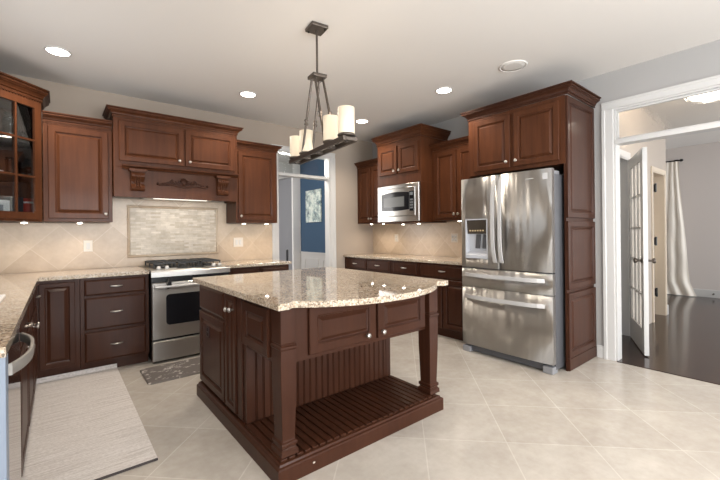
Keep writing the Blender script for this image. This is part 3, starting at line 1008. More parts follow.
for gx in (-0.23, 0.0, 0.23):
    b = MB(FG2)
    w2 = 0.104
    for x in (gx - w2, gx + w2 - 0.012):
        b.box(x, x + 0.012, 0.125, 0.615, 0.958, 0.974)
        for y in (0.13, 0.36, 0.60):
            b.box(x, x + 0.012, y, y + 0.012, 0.9215, 0.959)
    for y in (0.125, 0.24, 0.365, 0.49, 0.603):
        b.box(gx - w2 + 0.012, gx + w2 - 0.012, y, y + 0.012, 0.9582, 0.977)
    b.box(gx - 0.006, gx + 0.006, 0.137, 0.603, 0.9585, 0.978)
    b.build('grate', 'iron', rg, 0.002)
for kx in (-0.30, -0.225, 0.235, 0.30):
    MB(FG2).lathe([(0.022, 0), (0.022, 0.012), (0.017, 0.016), (0.016, 0.028), (0.002, 0.030)], (kx, 0.055, 0.918), 14).build('knob', 'handle_steel', rg)
MB(FG2).box(-0.13, 0.13, 0.025, 0.095, 0.9178, 0.9192).build('touch_panel', 'blackglass', rg)
MB(FG2).box(-hw_, hw_, -0.018, -0.0005, 0.793, 0.845).build('vent_band', 'black', rg)
b = MB(FG2)
dz0, dz1 = 0.238, 0.790
b.panel(-hw_, hw_, dz0, dz1, -0.035, [(0, 0.006), (0.006, 0)], -0.0005)
od = b.build('oven_door', 'steel', rg)


def rrect(x0, x1, z0, z1, r, n=5):
    pts = []
    for cx, cz, a0 in ((x1 - r, z0 + r, -90), (x1 - r, z1 - r, 0), (x0 + r, z1 - r, 90), (x0 + r, z0 + r, 180)):
        for k in range(n + 1):
            a = R(a0 + 90 * k / n)
            pts.append((cx + r * math.cos(a), cz + r * math.sin(a)))
    return pts


pts = rrect(-0.255, 0.255, 0.368, 0.672, 0.035)
MB(FG2).loft([[(x, -0.0355, z) for x, z in pts], [(x, -0.038, z) for x, z in pts]]).build('oven_window', 'blackglass', od)
b = MB(FG2)
rows = []
for i in range(13):
    t = -1 + i / 6
    x = t * 0.355
    yo = -0.066 - 0.012 * (1 - t * t)
    rows.append([(x, yo + 0.008, 0.738), (x, yo - 0.006, 0.738), (x, yo - 0.010, 0.751), (x, yo - 0.006, 0.766), (x, yo + 0.008, 0.766)])
b.loft(rows, True)
for x in (-0.33, 0.33):
    b.box(x - 0.012, x + 0.012, -0.062, -0.0355, 0.742, 0.762)
b.build('handle', 'handle_steel', od)
b = MB(FG2).panel(-hw_, hw_, 0.026, 0.217, -0.035, [(0, 0.006), (0.006, 0)], -0.0005)
b.build('warming_drawer', 'steel', rg)
b = MB(FG2).box(-0.255, -0.215, -0.088, -0.0365, 0.767, 0.797).box(-0.245, -0.225, -0.040, -0.0365, 0.725, 0.767).tube([(-0.235, -0.045, 0.795), (-0.235, -0.055, 0.825), (-0.235, -0.068, 0.795)], 0.010, 8)
lk = b.build('oven_lock', 'black', rg)
lk['label'] = 'small black child lock on the oven handle'

# ---------------------------------------------------------------- refrigerator
FZ = frame((-0.83, -2.374, 0), -90)
fw = 0.942
fr = thing('refrigerator', 'large stainless french-door refrigerator with water dispenser', 'refrigerator', FZ @ Matrix.Translation((fw / 2, 0.4, 0)))
MB(FZ).box(0.004, fw - 0.004, 0.062, 0.79, 0.03, 1.765).build('body', 'fridge_side', fr, 0.004)


def fdoor(name, x0, x1, z0, z1, hole=None, bow=0.014):
    b = MB(FZ)
    cx, half = fw / 2, fw / 2

    def strip(xa, xb, za, zb, n, rl, rr_):
        rings = []
        for i in range(n + 1):
            x = xa + (xb - xa) * i / n
            edge = (i == 0 and rl) or (i == n and rr_)
            y = -bow * (1 - ((x - cx) / half) ** 2) + (0.008 if edge else 0)
            rings.append([(x, 0.058, za), (x, y, za), (x, y, zb), (x, 0.058, zb)])
        b.loft(rings, False)
    if hole:
        hx0_, hx1_, hz0, hz1 = hole
        strip(x0, hx0_, z0, z1, 6, True, False)
        strip(hx1_, x1, z0, z1, 6, False, True)
        strip(hx0_, hx1_, z0, hz0, 6, False, False)
        strip(hx0_, hx1_, hz1, z1, 6, False, False)
    else:
        strip(x0, x1, z0, z1, 14, True, True)
    o = b.build(name, 'steel_f', fr)
    for p in o.data.polygons:
        if len(p.vertices) == 4 and abs(p.normal.z) < 0.5:
            p.use_smooth = True
    return o


xs = 0.448
DH = (0.060, 0.322, 0.985, 1.388)
dl_ = fdoor('door', 0.003, xs - 0.003, 0.890, 1.808, DH)
dr_ = fdoor('door', xs + 0.003, fw - 0.003, 0.890, 1.808)
dm_ = fdoor('drawer', 0.003, fw - 0.003, 0.690, 0.878)
db_ = fdoor('drawer', 0.003, fw - 0.003, 0.085, 0.683)


def bar(pts, wid, thick, axis):
    """flat bowed bar; axis 'z' runs vertical, 'x' runs horizontal"""
    rings = []
    for p in pts:
        x, y, z = p
        if axis == 'z':
            rings.append([(x - wid / 2, y, z), (x - wid / 2, y - thick, z), (x + wid / 2, y - thick, z), (x + wid / 2, y, z)])
        else:
            rings.append([(x, y, z - wid / 2), (x, y - thick, z - wid / 2), (x, y - thick, z + wid / 2), (x, y, z + wid / 2)])
    return rings


for dcur, hx, zz in ((dl_, xs - 0.038, (0.955, 1.765)), (dr_, xs + 0.038, (0.955, 1.78))):
    pts = []
    for i in range(17):
        t = -1 + i / 8
        pts.append((hx + (0.004 if hx < xs else -0.004) * (t * t), -0.020 - 0.045 * (1 - t ** 4), (zz[0] + zz[1]) / 2 + t * (zz[1] - zz[0]) / 2))
    MB(FZ).loft(bar(pts, 0.036, 0.014, 'z'), False).build('handle', 'fridge_handle', dcur, 0.002)
for dcur, hz, yb in ((dm_, 0.818, 0), (db_, 0.595, 0)):
    pts = []
    for i in range(17):
        t = -1 + i / 8
        pts.append((fw / 2 + t * 0.41, -0.012 - 0.040 * (1 - abs(t) ** 6) - 0.012 * (1 - t * t), hz))
    MB(FZ).loft(bar(pts, 0.038, 0.014, 'x'), False).build('handle', 'fridge_handle', dcur, 0.002)
# dispenser
x0, x1, z0, z1 = DH
b = MB(FZ)
b.box(x0 + 0.0005, x0 + 0.012, -0.010, 0.055, z0 + 0.0005, z1 - 0.0005).box(x1 - 0.012, x1 - 0.0005, -0.014, 0.055, z0 + 0.0005, z1 - 0.0005)
b.box(x0 + 0.012, x1 - 0.012, -0.012, 0.055, z0 + 0.0005, z0 + 0.02).box(x0 + 0.012, x1 - 0.012, -0.012, 0.055, z1 - 0.010, z1 - 0.0005)
b.box(x0 + 0.012, x1 - 0.012, 0.045, 0.055, z0 + 0.02, z1 - 0.01)
ds = b.build('dispenser', 'lightplastic', dl_)
b = MB(FZ).extrude_x([(-0.004, z1 - 0.0105), (0.012, 1.235), (0.044, 1.235), (0.044, z1 - 0.0105)], x0 + 0.0125, x1 - 0.0125)
b.build('display', simple('dispenser_display', (0.055, 0.045, 0.035), 0.15), ds)
b = MB(FZ)
for k in range(6):
    b.extrude_x([(0.0085, 1.262), (0.007, 1.262), (0.0055, 1.276), (0.007, 1.276)], x0 + 0.04 + k * 0.030, x0 + 0.058 + k * 0.030)
b.build('indicator_icons', simple('amber_print', (0.55, 0.42, 0.24), 0.4), ds)
MB(FZ).extrude_x([(-0.016, z0 + 0.0205), (-0.016, z0 + 0.035), (0.044, z0 + 0.075), (0.044, z0 + 0.0205)], x0 + 0.0125, x1 - 0.0125).build('drip_tray', 'lightplastic', ds)
for px in (0.165, 0.245):
    MB(FZ).extrude_x([(0.012, 1.09), (0.022, 1.085), (0.044, 1.23), (0.030, 1.23)], px, px + 0.05).build('paddle', 'darkgrey', ds)
MB(FZ).box(0.868, 0.910, -0.0085, -0.0035, 1.715, 1.770).build('sticker', simple('sticker_grey', (0.55, 0.55, 0.56), 0.3, 0.5), dr_)
MB(FZ).box(0.715, 0.785, -0.0125, -0.0085, 1.728, 1.736).build('nameplate', 'handle_steel', dr_)
for x in (0.006, fw - 0.096):
    MB(FZ).box(x, x + 0.09, 0.0, 0.10, 0.0008, 0.062).build('foot', 'greyplastic', fr, 0.006)
MB(FZ).box(0.10, fw - 0.10, 0.03, 0.06, 0.018, 0.082).build('toe_grille', 'fridge_side', fr)
MB(FZ).box(0.02, 0.14, 0.02, 0.20, 1.766, 1.80).box(fw - 0.14, fw - 0.02, 0.02, 0.20, 1.766, 1.80).build('hinge_cover', 'greyplastic', fr, 0.005)

# ---------------------------------------------------------------- island
isl = thing('kitchen_island', 'dark cherry kitchen island with bowed granite top and open slatted shelf', 'island', frame((-2.69, -2.39, 0)))
ix0, ix1, iyb, iyf = -3.33, -2.05, -1.69, -3.09
b = MB()
b.box(ix0, ix1, iyf, iyb, 0.0005, 0.078)
rr = []
for i, z in ((0.0, 0.078), (0.004, 0.084), (0.014, 0.088), (0.018, 0.098), (0.024, 0.100)):
    rr.append([(ix0 + i, iyf + i, z), (ix1 - i, iyf + i, z), (ix1 - i, iyb, z), (ix0 + i, iyb, z)])
b.loft(rr)
b.build('plinth', 'espresso', isl)
bx0, bx1 = -3.288, -2.092
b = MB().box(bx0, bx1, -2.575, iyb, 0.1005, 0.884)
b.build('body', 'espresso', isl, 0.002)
# beadboard back of the shelf
b = MB()
n = 24
pw = (bx1 - 0.02 - (bx0 + 0.02)) / n
zt = []
for k in range(n):
    xk = bx0 + 0.02 + k * pw
    zt += [(xk, -2.580), (xk + 0.003, -2.588), (xk + pw - 0.012, -2.588), (xk + pw - 0.010, -2.582), (xk + pw - 0.006, -2.588), (xk + pw - 0.003, -2.588)]
outl = zt + [(bx1 - 0.02, -2.580), (bx1 - 0.02, -2.5755), (bx0 + 0.02, -2.5755)]
b.prism(outl, 0.112, 0.60)
b.build('beadboard', 'espresso', isl)
for xk in (bx0, bx1 - 0.045):
    MB().box(xk, xk + 0.045, -2.592, -2.5755, 0.112, 0.60).build('corner_stile', 'espresso', isl)
# slatted shelf floor
b = MB()
n = 26
pw = (ix1 - ix0 - 0.06) / n
for k in range(n):
    xk = ix0 + 0.03 + k * pw
    b.box(xk, xk + pw - 0.012, iyf + 0.030, -2.594, 0.1005, 0.112)
b.build('slatted_shelf', 'espresso', isl, 0.002)
# apron
b = MB().box(-3.268, -2.065, -3.0, -2.594, 0.567, 0.884)
b.build('apron', 'espresso', isl)
FI = frame((0, -3.0, 0))
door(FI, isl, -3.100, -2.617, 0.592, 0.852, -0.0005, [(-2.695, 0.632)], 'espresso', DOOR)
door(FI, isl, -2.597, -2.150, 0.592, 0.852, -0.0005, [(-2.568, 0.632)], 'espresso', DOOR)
FW = frame((-3.288, 0, 0), -90)      # side facing the range run: local x = -world y
drawer(FW, isl, 1.705, 2.255, 0.685, 0.868, -0.0005, 'espresso', 0)
d = door(FW, isl, 1.705, 2.255, 0.125, 0.668, -0.0005, (), 'espresso', DOOR)
ob = MB(FW).box(1.895, 1.955, -0.026, -0.0205, 0.50, 0.585).build('power_socket', simple('dark_brown_plate', (0.030, 0.010, 0.008), 0.4), d)
MB(FW).box(1.911, 1.939, -0.028, -0.0262, 0.513, 0.536).box(1.911, 1.939, -0.028, -0.0262, 0.547, 0.570).build('receptacle', 'black', ob)
door(FW, isl, 2.275, 2.462, 0.125, 0.868, -0.0005, [(2.365, 0.775), (2.435, 0.782)], 'espresso', DOORS, 'narrow_door')
MB(FW).box(2.470, 2.546, -0.010, -0.0005, 0.113, 0.884).build('corner_post', 'espresso', isl, 0.006)
FW2 = frame((-3.277, 0, 0), -90)
MB(FW2).box(2.596, 2.930, 0.0, 0.0085, 0.57, 0.884).build('side_rail', 'espresso', isl)
door(FW2, isl, 2.553, 2.908, 0.592, 0.852, -0.0005, (), 'espresso', DOOR, 'side_panel')
FE = frame((-2.065, 0, 0), 90)
door(FE, isl, -2.915, -2.602, 0.592, 0.852, -0.0005, (), 'espresso', DOOR, 'side_panel')
for cx, cy in ((-3.242, -2.990), (-2.090, -2.990)):
    prof = [(0.050, 0.884), (0.050, 0.690), (0.045, 0.686), (0.045, 0.680), (0.056, 0.674), (0.056, 0.664), (0.050, 0.656), (0.051, 0.60), (0.050, 0.45), (0.047, 0.35),
            (0.042, 0.188), (0.043, 0.182), (0.052, 0.176), (0.052, 0.160), (0.046, 0.154), (0.046, 0.146), (0.055, 0.138), (0.057, 0.1125)]
    prof = prof[::-1]
    b = MB()
    b.loft([[(cx - h * 0.88, cy - h * 1.08, z), (cx + h * 0.88, cy - h * 1.08, z), (cx + h * 0.88, cy + h * 1.08, z), (cx - h * 0.88, cy + h * 1.08, z)] for h, z in prof])
    b.build('leg', 'espresso', isl, 0.003)
# bowed top
tx0, tx1 = -3.338, -2.022
half = [(0.0, -3.125), (0.055, -3.125), (0.07, -3.118), (0.082, -3.105), (0.095, -3.102), (0.115, -3.112), (0.14, -3.135), (0.18, -3.168), (0.24, -3.205), (0.32, -3.245), (0.42, -3.280), (0.53, -3.303), (0.658, -3.312)]
out = [(tx0 + d_, y) for d_, y in half] + [(tx1 - d_, y) for d_, y in half[::-1][1:]] + [(tx1, -1.635), (tx0, -1.635)]
b = MB()
b.prism(out, 0.8845, 0.917)
b.build('granite_top', 'granite', isl, 0.006)
st = MB(frame((-3.13, -3.0905, 0.045))).box(0, 0.012, 0, 0.0004, 0, 0.008)
pe = st.build('paint_chip', 'plate', isl)

# ---------------------------------------------------------------- rugs
b = MB()
rows = []
for y, z in [(-2.43, 0.0)] + [(-2.42 + k * 0.305, 0.0) for k in range(7)] + [(-0.585, 0.004), (-0.570, 0.016), (-0.562, 0.036)]:
    rows.append((y, z))
vs = [[(-4.372, y, z + 0.001), (-3.742, y, z + 0.001), (-3.742, y - (0.006 if z > 0.01 else 0), z + 0.009), (-4.372, y - (0.006 if z > 0.01 else 0), z + 0.009)] for y, z in rows]
b.loft(vs)
rug = b.build('runner_rug', 'rug')
tag(rug, 'pale beige woven runner rug in front of the sink run', 'rug')
MB().box(-4.372, -3.742, -2.442, -2.4305, 0.001, 0.010).build('edge_binding', simple('dark_binding', (0.05, 0.04, 0.04), 0.9), rug)
pts = rrect(-3.59, -2.80, -1.235, -0.79, 0.03, 4)
b = MB()
i_ = [(x * 0 + (-3.195 + (x + 3.195) * 0.975), -1.0125 + (y + 1.0125) * 0.96) for x, y in pts]
b.loft([[(x, y, 0.001) for x, y in pts], [(x, y, 0.006) for x, y in pts], [(x, y, 0.014) for x, y in i_]])
tag(b.build('kitchen_mat', 'mat'), 'dark grey kitchen mat with white script print in front of the range', 'mat')

# ---------------------------------------------------------------- chandelier
FC = frame((-2.662, -2.442, 0), -7.2)
ch = thing('chandelier', 'linear bronze chandelier with four frosted glass shades over the island', 'chandelier', FC @ Matrix.Translation((0, 0, 1.84)))
b = MB(FC).box(-0.065, 0.065, -0.065, 0.065, 2.765, 2.7895).build('canopy', 'bronze', ch, 0.004)
for x, y in ((-0.045, 0.045), (0.045, -0.045)):
    MB(FC).lathe([(0.007, 0), (0.007, 0.006), (0.002, 0.008)], (x, y, 2.757), 10).build('screw', 'black', b)
MB(FC).tube([(0, 0, 2.765), (0, 0, 2.43)], 0.008, 10).build('stem', 'bronze', ch)
MB(FC).box(-0.055, 0.055, -0.055, 0.055, 2.405, 2.43).build('junction_plate', 'bronze', ch, 0.004)
bxs = (-0.042, 0.042)
for x in bxs:
    for sy in (-1, 1):
        p0, p1 = Vector((x * 0.75, sy * 0.028, 2.405)), Vector((x, sy * 0.20, 1.875))
        pm = p0.lerp(p1, 0.56)
        b = MB(FC).tube([p0, p0.lerp(p1, 0.53)], 0.009, 8).tube([p0.lerp(p1, 0.59), p1], 0.009, 8)
        b.lathe([(0.011, -0.024), (0.017, -0.015), (0.011, -0.004), (0.011, 0.004), (0.017, 0.015), (0.011, 0.024)], tuple(pm), 10)
        b.build('support_rod', 'bronze', ch)
    MB(FC).box(x - 0.010, x + 0.010, -0.475, 0.455, 1.845, 1.875).build('bar', 'bronze', ch, 0.002)
b = MB(FC)
for y in (-0.467, -0.20, 0.20, 0.447):
    b.box(-0.032, 0.032, y - 0.010, y + 0.010, 1.848, 1.868)
b.box(-0.032, 0.032, -0.02, 0.02, 1.848, 1.868)
b.build('cross_bars', 'bronze', ch)
for y in (-0.425, -0.21, 0.21, 0.42):
    b = MB(FC).lathe([(0.012, -0.03), (0.012, 0.0), (0.050, 0.004), (0.058, 0.010), (0.058, 0.018), (0.05, 0.022)], (0, y, 1.876), 20)
    b.box(-0.032, 0.032, y - 0.012, y + 0.012, 1.850, 1.866)
    ho = b.build('shade_holder', 'bronze', ch)
    b = MB(FC)
    b.lathe([(0.054, 0.0), (0.054, 0.168), (0.050, 0.168), (0.050, 0.006), (0.002, 0.005)], (0, y, 1.899), 24)
    b.build('glass_shade', 'shade', ch)
    bl = MB(FC).lathe([(0.012, 0), (0.013, 0.03), (0.022, 0.055), (0.026, 0.075), (0.018, 0.095), (0.002, 0.102)], (0, y, 1.906), 12).build('bulb', 'bulb', ch)
    l = bpy.data.lights.new('bulb_light', 'POINT')
    l.energy = 1.0
    l.color = WARM
    l.shadow_soft_size = 0.05
    lo = bpy.data.objects.new('bulb_light', l)
    col.objects.link(lo)
    lo.parent = ch
    lo.location = (0, y, 2.11 - 1.84)

# ---------------------------------------------------------------- ceiling fixtures
def downlight(x, y, label):
    F = frame((x, y, ZC))
    t = thing('recessed_light', label, 'ceiling light', F @ Matrix.Translation((0, 0, -0.012)), 'recessed ceiling lights')
    MB(F).lathe([(0.092, -0.0005), (0.092, -0.005), (0.086, -0.009), (0.078, -0.009), (0.078, -0.0005)], (0, 0, 0), 28).build('trim_ring', 'white', t)
    MB(F).lathe([(0.001, -0.007), (0.0775, -0.007), (0.0775, -0.001), (0.001, -0.001)], (0, 0, 0), 24).build('lens', 'bulb', t)
    l = bpy.data.lights.new('downlight', 'SPOT')
    l.energy = 62
    l.spot_size = R(135)
    l.spot_blend = 0.6
    l.color = (1.0, 0.88, 0.74)
    l.shadow_soft_size = 0.07
    o = bpy.data.objects.new('downlight', l)
    col.objects.link(o)
    o.parent = t
    o.location = (0, 0, -0.02)


downlight(-4.153, -0.827, 'recessed ceiling light nearest the glass corner cabinet')
downlight(-2.539, -0.855, 'recessed ceiling light in front of the range hood')
downlight(-0.916, -0.84, 'recessed ceiling light in the corner by the microwave cabinet, beside the chandelier shade')
downlight(-0.916, -2.237, 'recessed ceiling light in front of the refrigerator cabinet')
for x, y in ((-4.15, -3.4), (-0.92, -4.6), (-3.6, -6.3), (-1.4, -6.3)):
    l = bpy.data.lights.new('downlight', 'SPOT')
    l.energy = 55
    l.spot_size = R(135)
    l.spot_blend = 0.6
    l.color = (1.0, 0.88, 0.74)
    l.shadow_soft_size = 0.07
    o = bpy.data.objects.new('downlight', l)
    col.objects.link(o)
    o.location = (x, y, ZC - 0.03)
FSp = frame((-0.876, -3.0, ZC))
sp = thing('ceiling_speaker', 'flat round white speaker in the ceiling near the refrigerator cabinet', 'speaker', FSp @ Matrix.Translation((0, 0, -0.01)))
MB(FSp).lathe([(0.125, -0.0005), (0.125, -0.006), (0.115, -0.010), (0.108, -0.008), (0.108, -0.0005)], (0, 0, 0), 32).build('rim', 'ceiling', sp)
MB(FSp).lathe([(0.002, -0.0085), (0.07, -0.008), (0.1075, -0.006), (0.1075, -0.001), (0.002, -0.001)], (0, 0, 0), 28).build('grille', simple('speaker_grille', (0.60, 0.575, 0.545), 0.8), sp)


# under-cabinet lights
def puck(x, y, z, label, power=0.9):
    F = frame((x, y, z))
    t = thing('under_cabinet_light', label, 'light', F, 'puck lights under the wall cabinets')
    MB(F).lathe([(0.036, -0.0005), (0.036, -0.008), (0.030, -0.011), (0.026, -0.011), (0.026, -0.0005)], (0, 0, 0), 20).build('housing', 'nickel', t)
    MB(F).lathe([(0.001, -0.0165), (0.018, -0.0145), (0.0255, -0.010), (0.0255, -0.002), (0.001, -0.002)], (0, 0, 0), 16).build('lens', 'puckglow', t)
    l = bpy.data.lights.new('puck', 'SPOT')
    l.energy = power * 4.8
    l.spot_size = R(150)
    l.spot_blend = 0.8
    l.color = WARM
    l.shadow_soft_size = 0.03
    o = bpy.data.objects.new('puck', l)
    col.objects.link(o)
    o.parent = t
    o.location = (0, 0, -0.022)


puck(-4.40, -0.32, 1.3915, 'small round light under the glass corner cabinet')
puck(-4.00, -0.25, 1.3935, 'small round light under the wall cabinet between the glass cabinet and the hood')
puck(-2.36, -0.25, 1.3975, 'small round light under the doorway-side wall cabinet, nearer the range')
puck(-2.06, -0.25, 1.3975, 'small round light under the doorway-side wall cabinet, nearer the doorway')
puck(-0.27, -0.27, 1.4045, 'small round light under the corner wall cabinet, nearest the wall corner')
puck(-0.27, -0.55, 1.4045, 'small round light under the corner wall cabinet, nearest the microwave')
puck(-0.30, -1.00, 1.3845, 'small round light under the built-in microwave, toward the wall corner')
puck(-0.30, -1.30, 1.3845, 'small round light under the built-in microwave, toward the refrigerator')
puck(-0.27, -1.95, 1.4015, 'small round light under the wall cabinet beside the refrigerator')
l = area('hood_light', (-3.1, -0.31, 1.643), (0, 0.15, -1), 0.5, 0.06, 0.9, (1.0, 0.93, 0.82))


# ---------------------------------------------------------------- wall plates
def plate(F, w_, h_, label, kind):
    t = thing('light_switch' if kind == 'switch' else 'power_outlet', label, 'switch' if kind == 'switch' else 'outlet', F)
    MB(F).panel(-w_ / 2, w_ / 2, -h_ / 2, h_ / 2, -0.006, [(0, 0.003), (0.003, 0)], -0.0005).build('cover_plate', 'plate', t)
    n = 2 if w_ > 0.1 else 1
    for i in range(n):
        cx = (i - (n - 1) / 2) * 0.046
        if kind == 'switch':
            MB(F).panel(cx - 0.016, cx + 0.016, -0.033, 0.033, -0.010, [(0, 0.002), (0.003, 0)], -0.0065).build('rocker', 'white', t)
        else:
            for dz in (-0.022, 0.022):
                MB(F).lathe([(0.016, 0), (0.016, 0.003), (0.002, 0.003)], (cx, -0.0065, dz), 14, 'y').build('receptacle', 'white', t)


plate(frame((-3.926, -0.010, 1.153)), 0.078, 0.118, 'cream wall plate on the backsplash between the glass corner cabinet and the range', 'switch')
plate(frame((-2.343, -0.010, 1.153)), 0.125, 0.118, 'wide double cream wall plate on the backsplash beside the cased doorway', 'switch')
plate(frame((-0.010, -0.566, 1.170), -90), 0.078, 0.118, 'cream outlet plate on the backsplash below the microwave', 'outlet')
plate(frame((-0.010, -1.675, 1.174), -90), 0.105, 0.118, 'cream outlet plate on the backsplash nearest the refrigerator', 'outlet')

# ---------------------------------------------------------------- things in the glass cabinet
def local(x, y, z):
    return FG @ Matrix.Translation((x, y, z))


def lathe_thing(name, label, cat, F, prof, mat, n=18, group=None):
    o = MB(F).lathe(prof, (0, 0, 0), n).build(name, mat, origin=F.to_translation())
    return tag(o, label, cat, group)


S0, S1, S2 = Z0 + 0.0205, 1.7915, 2.1135


def tumbler(r, h):
    return [(r * 0.8, 0), (r, h), (r * 0.94, h), (r * 0.74, 0.008), (0.002, 0.008)]


lathe_thing('glass_pitcher', 'tall clear glass jar on the top shelf of the glass cabinet', 'jar', local(0.31, 0.10, S2),
            [(0.045, 0), (0.05, 0.02), (0.05, 0.15), (0.035, 0.18), (0.038, 0.21), (0.034, 0.21), (0.045, 0.15), (0.045, 0.01), (0.002, 0.01)], 'drink')
for (x, y, lab) in ((0.425, 0.12, 'glass bowl on the top shelf beside the tall jar'), (0.56, 0.20, 'glass bowl on the top shelf nearest the side wall of the cabinet')):
    lathe_thing('glass_bowl', lab, 'bowl', local(x, y, S2), [(0.03, 0), (0.055, 0.03), (0.062, 0.07), (0.057, 0.07), (0.05, 0.03), (0.02, 0.008), (0.002, 0.008)], 'drink', 18, 'bowls in the glass cabinet')
for i, (x, y, r, h, lab) in enumerate(((0.315, 0.11, 0.034, 0.15, 'tall drinking glass left of the muntin on the middle shelf'),
                                       (0.415, 0.10, 0.036, 0.12, 'squat drinking glass behind the muntin on the middle shelf'),
                                       (0.50, 0.13, 0.032, 0.17, 'tallest drinking glass on the middle shelf of the cabinet'),
                                       (0.60, 0.20, 0.034, 0.13, 'drinking glass on the middle shelf nearest the wall cabinet'))):
    lathe_thing('drinking_glass', lab, 'glass', local(x, y, S1), tumbler(r, h), 'drink', 16, 'glasses on the middle shelf')
lathe_thing('stacked_plate', 'white plate lying on the middle shelf of the glass cabinet', 'plate', local(0.16, 0.14, S1),
            [(0.05, 0), (0.10, 0.018), (0.10, 0.022), (0.05, 0.006), (0.002, 0.006)], 'porcelain', 24)
cdn = MB(local(0.235, 0.12, S0)).box(-0.085, 0.085, 0, 0.03, 0, 0.16).build('recipe_box', 'paper')
tag(cdn, 'white printed card box on the bottom shelf of the glass cabinet', 'box')
MB(local(0.235, 0.12, S0)).box(-0.06, 0.03, -0.002, -0.0005, 0.03, 0.12).build('cover_picture', simple('card_picture', (0.25, 0.26, 0.28), 0.5), cdn)
bk = MB(local(0.42, 0.13, S0)).box(-0.028, 0.028, 0, 0.14, 0, 0.20).build('cookbook', 'darkprint', bevel=0.003)
tag(bk, 'black cookbook standing beside the red canister in the glass cabinet', 'book')
rd = lathe_thing('red_canister', 'red canister on the bottom shelf of the glass cabinet', 'canister', local(0.515, 0.16, S0), [(0.042, 0), (0.042, 0.19), (0.036, 0.196), (0.002, 0.196)], 'red')
MB(local(0.515, 0.16, S0)).lathe([(0.0425, 0.15), (0.0425, 0.165)], (0, 0, 0), 20).build('label_band', 'paper', rd)

# ---------------------------------------------------------------- beyond the doorways
FA = frame((-0.002, 1.875, 1.49), -90)     # art on the blue wall
ar = thing('canvas_art', 'unframed pale abstract canvas hanging on the navy wall', 'picture', FA)
MB(FA).box(-0.29, 0.29, -0.03, -0.0005, 0, 0.67).build('canvas', 'art', ar, 0.003)
FCh = frame((-0.93, 1.28, 0), 61)
dc = thing('dining_chair', 'black dining chair beyond the cased doorway, seen edge-on', 'chair', FCh)
b = MB(FCh)
b.box(-0.20, 0.20, 0.06, 0.46, 0.43, 0.465).build('seat', 'black_chair', dc, 0.01)
MB(FCh).box(-0.20, 0.20, 0.0, 0.035, 0.50, 0.97).build('backrest', 'black_chair', dc, 0.01)
for x in (-0.19, 0.155):
    MB(FCh).box(x, x + 0.035, 0.0, 0.035, 0.0005, 0.50).build('leg', 'black_chair', dc)
    MB(FCh).box(x, x + 0.035, 0.42, 0.455, 0.0005, 0.43).build('leg', 'black_chair', dc)
for x in (-0.19, 0.155):
    MB(FCh).box(x + 0.005, x + 0.03, 0.035, 0.06, 0.44, 0.46).build('seat_rail', 'black_chair', dc)

# french door leaf standing open in the hall
hx, hy = 1.085, -3.372
ex, ey = 0.345, -3.695
ang = math.degrees(math.atan2(hy - ey, hx - ex))
FLf = frame((ex, ey, 0), ang)         # x from the free edge to the hinge
lw = math.hypot(hx - ex, hy - ey)
lf = thing('french_door', 'white french door with fifteen panes standing open in the hall', 'door', FLf)
z0, z1 = 0.012, 2.075
st_ = 0.115
b = MB(FLf)
b.box(0, st_, -0.02, 0.02, z0, z1).box(lw - st_, lw, -0.02, 0.02, z0, z1).box(st_, lw - st_, -0.02, 0.02, z0, 0.255).box(st_, lw - st_, -0.02, 0.02, z1 - 0.115, z1)
gz0, gz1 = 0.255, z1 - 0.115
for i in (1, 2):
    x = st_ + (lw - 2 * st_) * i / 3
    b.box(x - 0.011, x + 0.011, -0.016, 0.016, gz0, gz1)
for i in range(1, 5):
    z = gz0 + (gz1 - gz0) * i / 5
    b.box(st_, lw - st_, -0.0155, 0.0155, z - 0.011, z + 0.011)
b.build('frame', 'white', lf, 0.003)
MB(FLf).box(st_, lw - st_, -0.003, 0.003, gz0, gz1).build('glass_panes', 'hazeglass', lf)
for s2 in (-1, 1):
    b = MB(FLf)
    b.lathe([(0.028, 0.0), (0.028, 0.006), (0.011, 0.010), (0.011, 0.035), (0.024, 0.046), (0.028, 0.058), (0.022, 0.068), (0.002, 0.072)] if s2 < 0 else
            [(0.028, 0.0), (0.028, -0.006), (0.011, -0.010), (0.011, -0.035), (0.024, -0.046), (0.028, -0.058), (0.022, -0.068), (0.002, -0.072)],
            (0.06, s2 * 0.0205, 0.95), 16, 'y')
    b.build('door_knob', 'bronze', lf)
MB(FLf).box(-0.0015, -0.0003, -0.013, 0.013, 0.92, 0.98).build('latch_plate', 'nickel', lf)

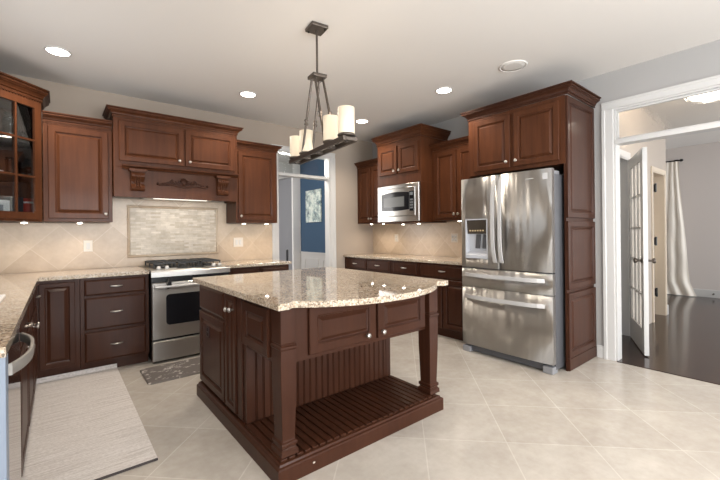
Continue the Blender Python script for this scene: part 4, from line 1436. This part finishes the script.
# curtain with its rod
FCu = frame((5.02, -2.95, 0))
rod = thing('curtain_rod', 'black curtain rod on the far hall wall', 'curtain rod', FCu @ Matrix.Translation((0, 0, 2.55)))
MB(FCu).tube([(0, -0.16, 2.565), (0, 1.6, 2.565)], 0.014, 10).build('pole', 'black', rod)
MB(FCu).lathe([(0.016, 0), (0.026, 0.012), (0.026, 0.035), (0.012, 0.05), (0.002, 0.052)], (0, -0.16, 2.565), 12, 'y').build('finial', 'black', rod)
MB(FCu).box(-0.008, 0.109, -0.10, -0.08, 2.535, 2.550).box(0.097, 0.109, -0.12, -0.06, 2.50, 2.60).build('bracket', 'black', rod)
b = MB(FCu)
n, mz = 90, 20
rings = []
for j in range(mz + 1):
    t = j / mz
    z = 2.545 - (2.545 - 0.012) * t
    y0_ = -0.150 - 0.17 * t ** 1.3 - (0.07 * (t - 0.9) / 0.1 if t > 0.9 else 0)
    wid = 0.26 + 0.34 * t
    row = []
    for side in (0, 1):
        for i in (range(n + 1) if side == 0 else range(n, -1, -1)):
            u = i / n
            ph = u * 2 * PI * 4 + 1.6 * math.sin(u * 4 + 2.5 * t)
            x = (0.010 + 0.012 * t) * math.sin(ph) + 0.006 * math.sin(23 * t + 17 * u) * t + 0.005 * side
            y = y0_ + wid * u + 0.010 * math.sin(9 * t + 5 * u) * t
            row.append((x - 0.055, y, z))
    rings.append(row)
b.loft(rings, True)
tag(b.build('curtain', 'curtain'), 'floor-length cream satin curtain gathered at the end of the black rod', 'curtain')

# hall ceiling lamp
FLm = frame((1.05, -4.08, 2.83))
hl = thing('hall_ceiling_lamp', 'glowing bowl ceiling lamp in the hall seen through the transom glass', 'ceiling light', FLm)
MB(FLm).lathe([(0.07, -0.0005), (0.07, -0.02), (0.02, -0.03), (0.015, -0.12), (0.002, -0.12)], (0, 0, 0), 20).build('mount', 'bronze', hl)
MB(FLm).lathe([(0.002, -0.24), (0.10, -0.225), (0.17, -0.18), (0.20, -0.13), (0.195, -0.13), (0.16, -0.17), (0.09, -0.21), (0.002, -0.225)], (0, 0, 0), 28).build('glass_bowl', 'hallglow', hl)
for k in range(3):
    a = 2 * PI * k / 3
    MB(FLm).tube([(0.015 * math.cos(a), 0.015 * math.sin(a), -0.05), (0.195 * math.cos(a), 0.195 * math.sin(a), -0.128)], 0.004, 6).build('arm', 'bronze', hl)
l = bpy.data.lights.new('hall_bulb', 'POINT')
l.energy = 34
l.color = WARM
l.shadow_soft_size = 0.1
o = bpy.data.objects.new('hall_bulb', l)
col.objects.link(o)
o.parent = hl
o.location = (0, 0, -0.10)
l = bpy.data.lights.new('dining_fill', 'POINT')  # added fill, no fixture, lights the pilaster face
l.energy = 45
l.color = (1.0, 0.95, 0.88)
l.shadow_soft_size = 0.15
o = bpy.data.objects.new('dining_fill', l)
col.objects.link(o)
o.location = (-1.3, 0.55, 2.35)
l = bpy.data.lights.new('study_fill', 'POINT')  # unseen fill added to brighten what shows through the door panes
l.energy = 14
l.color = (1.0, 0.93, 0.84)
l.shadow_soft_size = 0.1
o = bpy.data.objects.new('study_fill', l)
col.objects.link(o)
o.location = (0.75, -2.2, 2.3)
# closet light
l = bpy.data.lights.new('closet_bulb', 'POINT')
l.energy = 5
l.color = WARM
l.shadow_soft_size = 0.1
o = bpy.data.objects.new('closet_bulb', l)
col.objects.link(o)
o.location = (2.3, -2.75, 1.1)
# door stop on the far baseboard
FDs = frame((5.111, -3.55, 0.07))
dsn = MB(FDs).lathe([(0.014, 0), (0.014, -0.006), (0.006, -0.008), (0.006, -0.06), (0.012, -0.062), (0.012, -0.075), (0.002, -0.076)], (0, 0, 0), 10, 'x').build('door_stop', 'bronze')
tag(dsn, 'small dark door stop on the far hall baseboard', 'door stop')
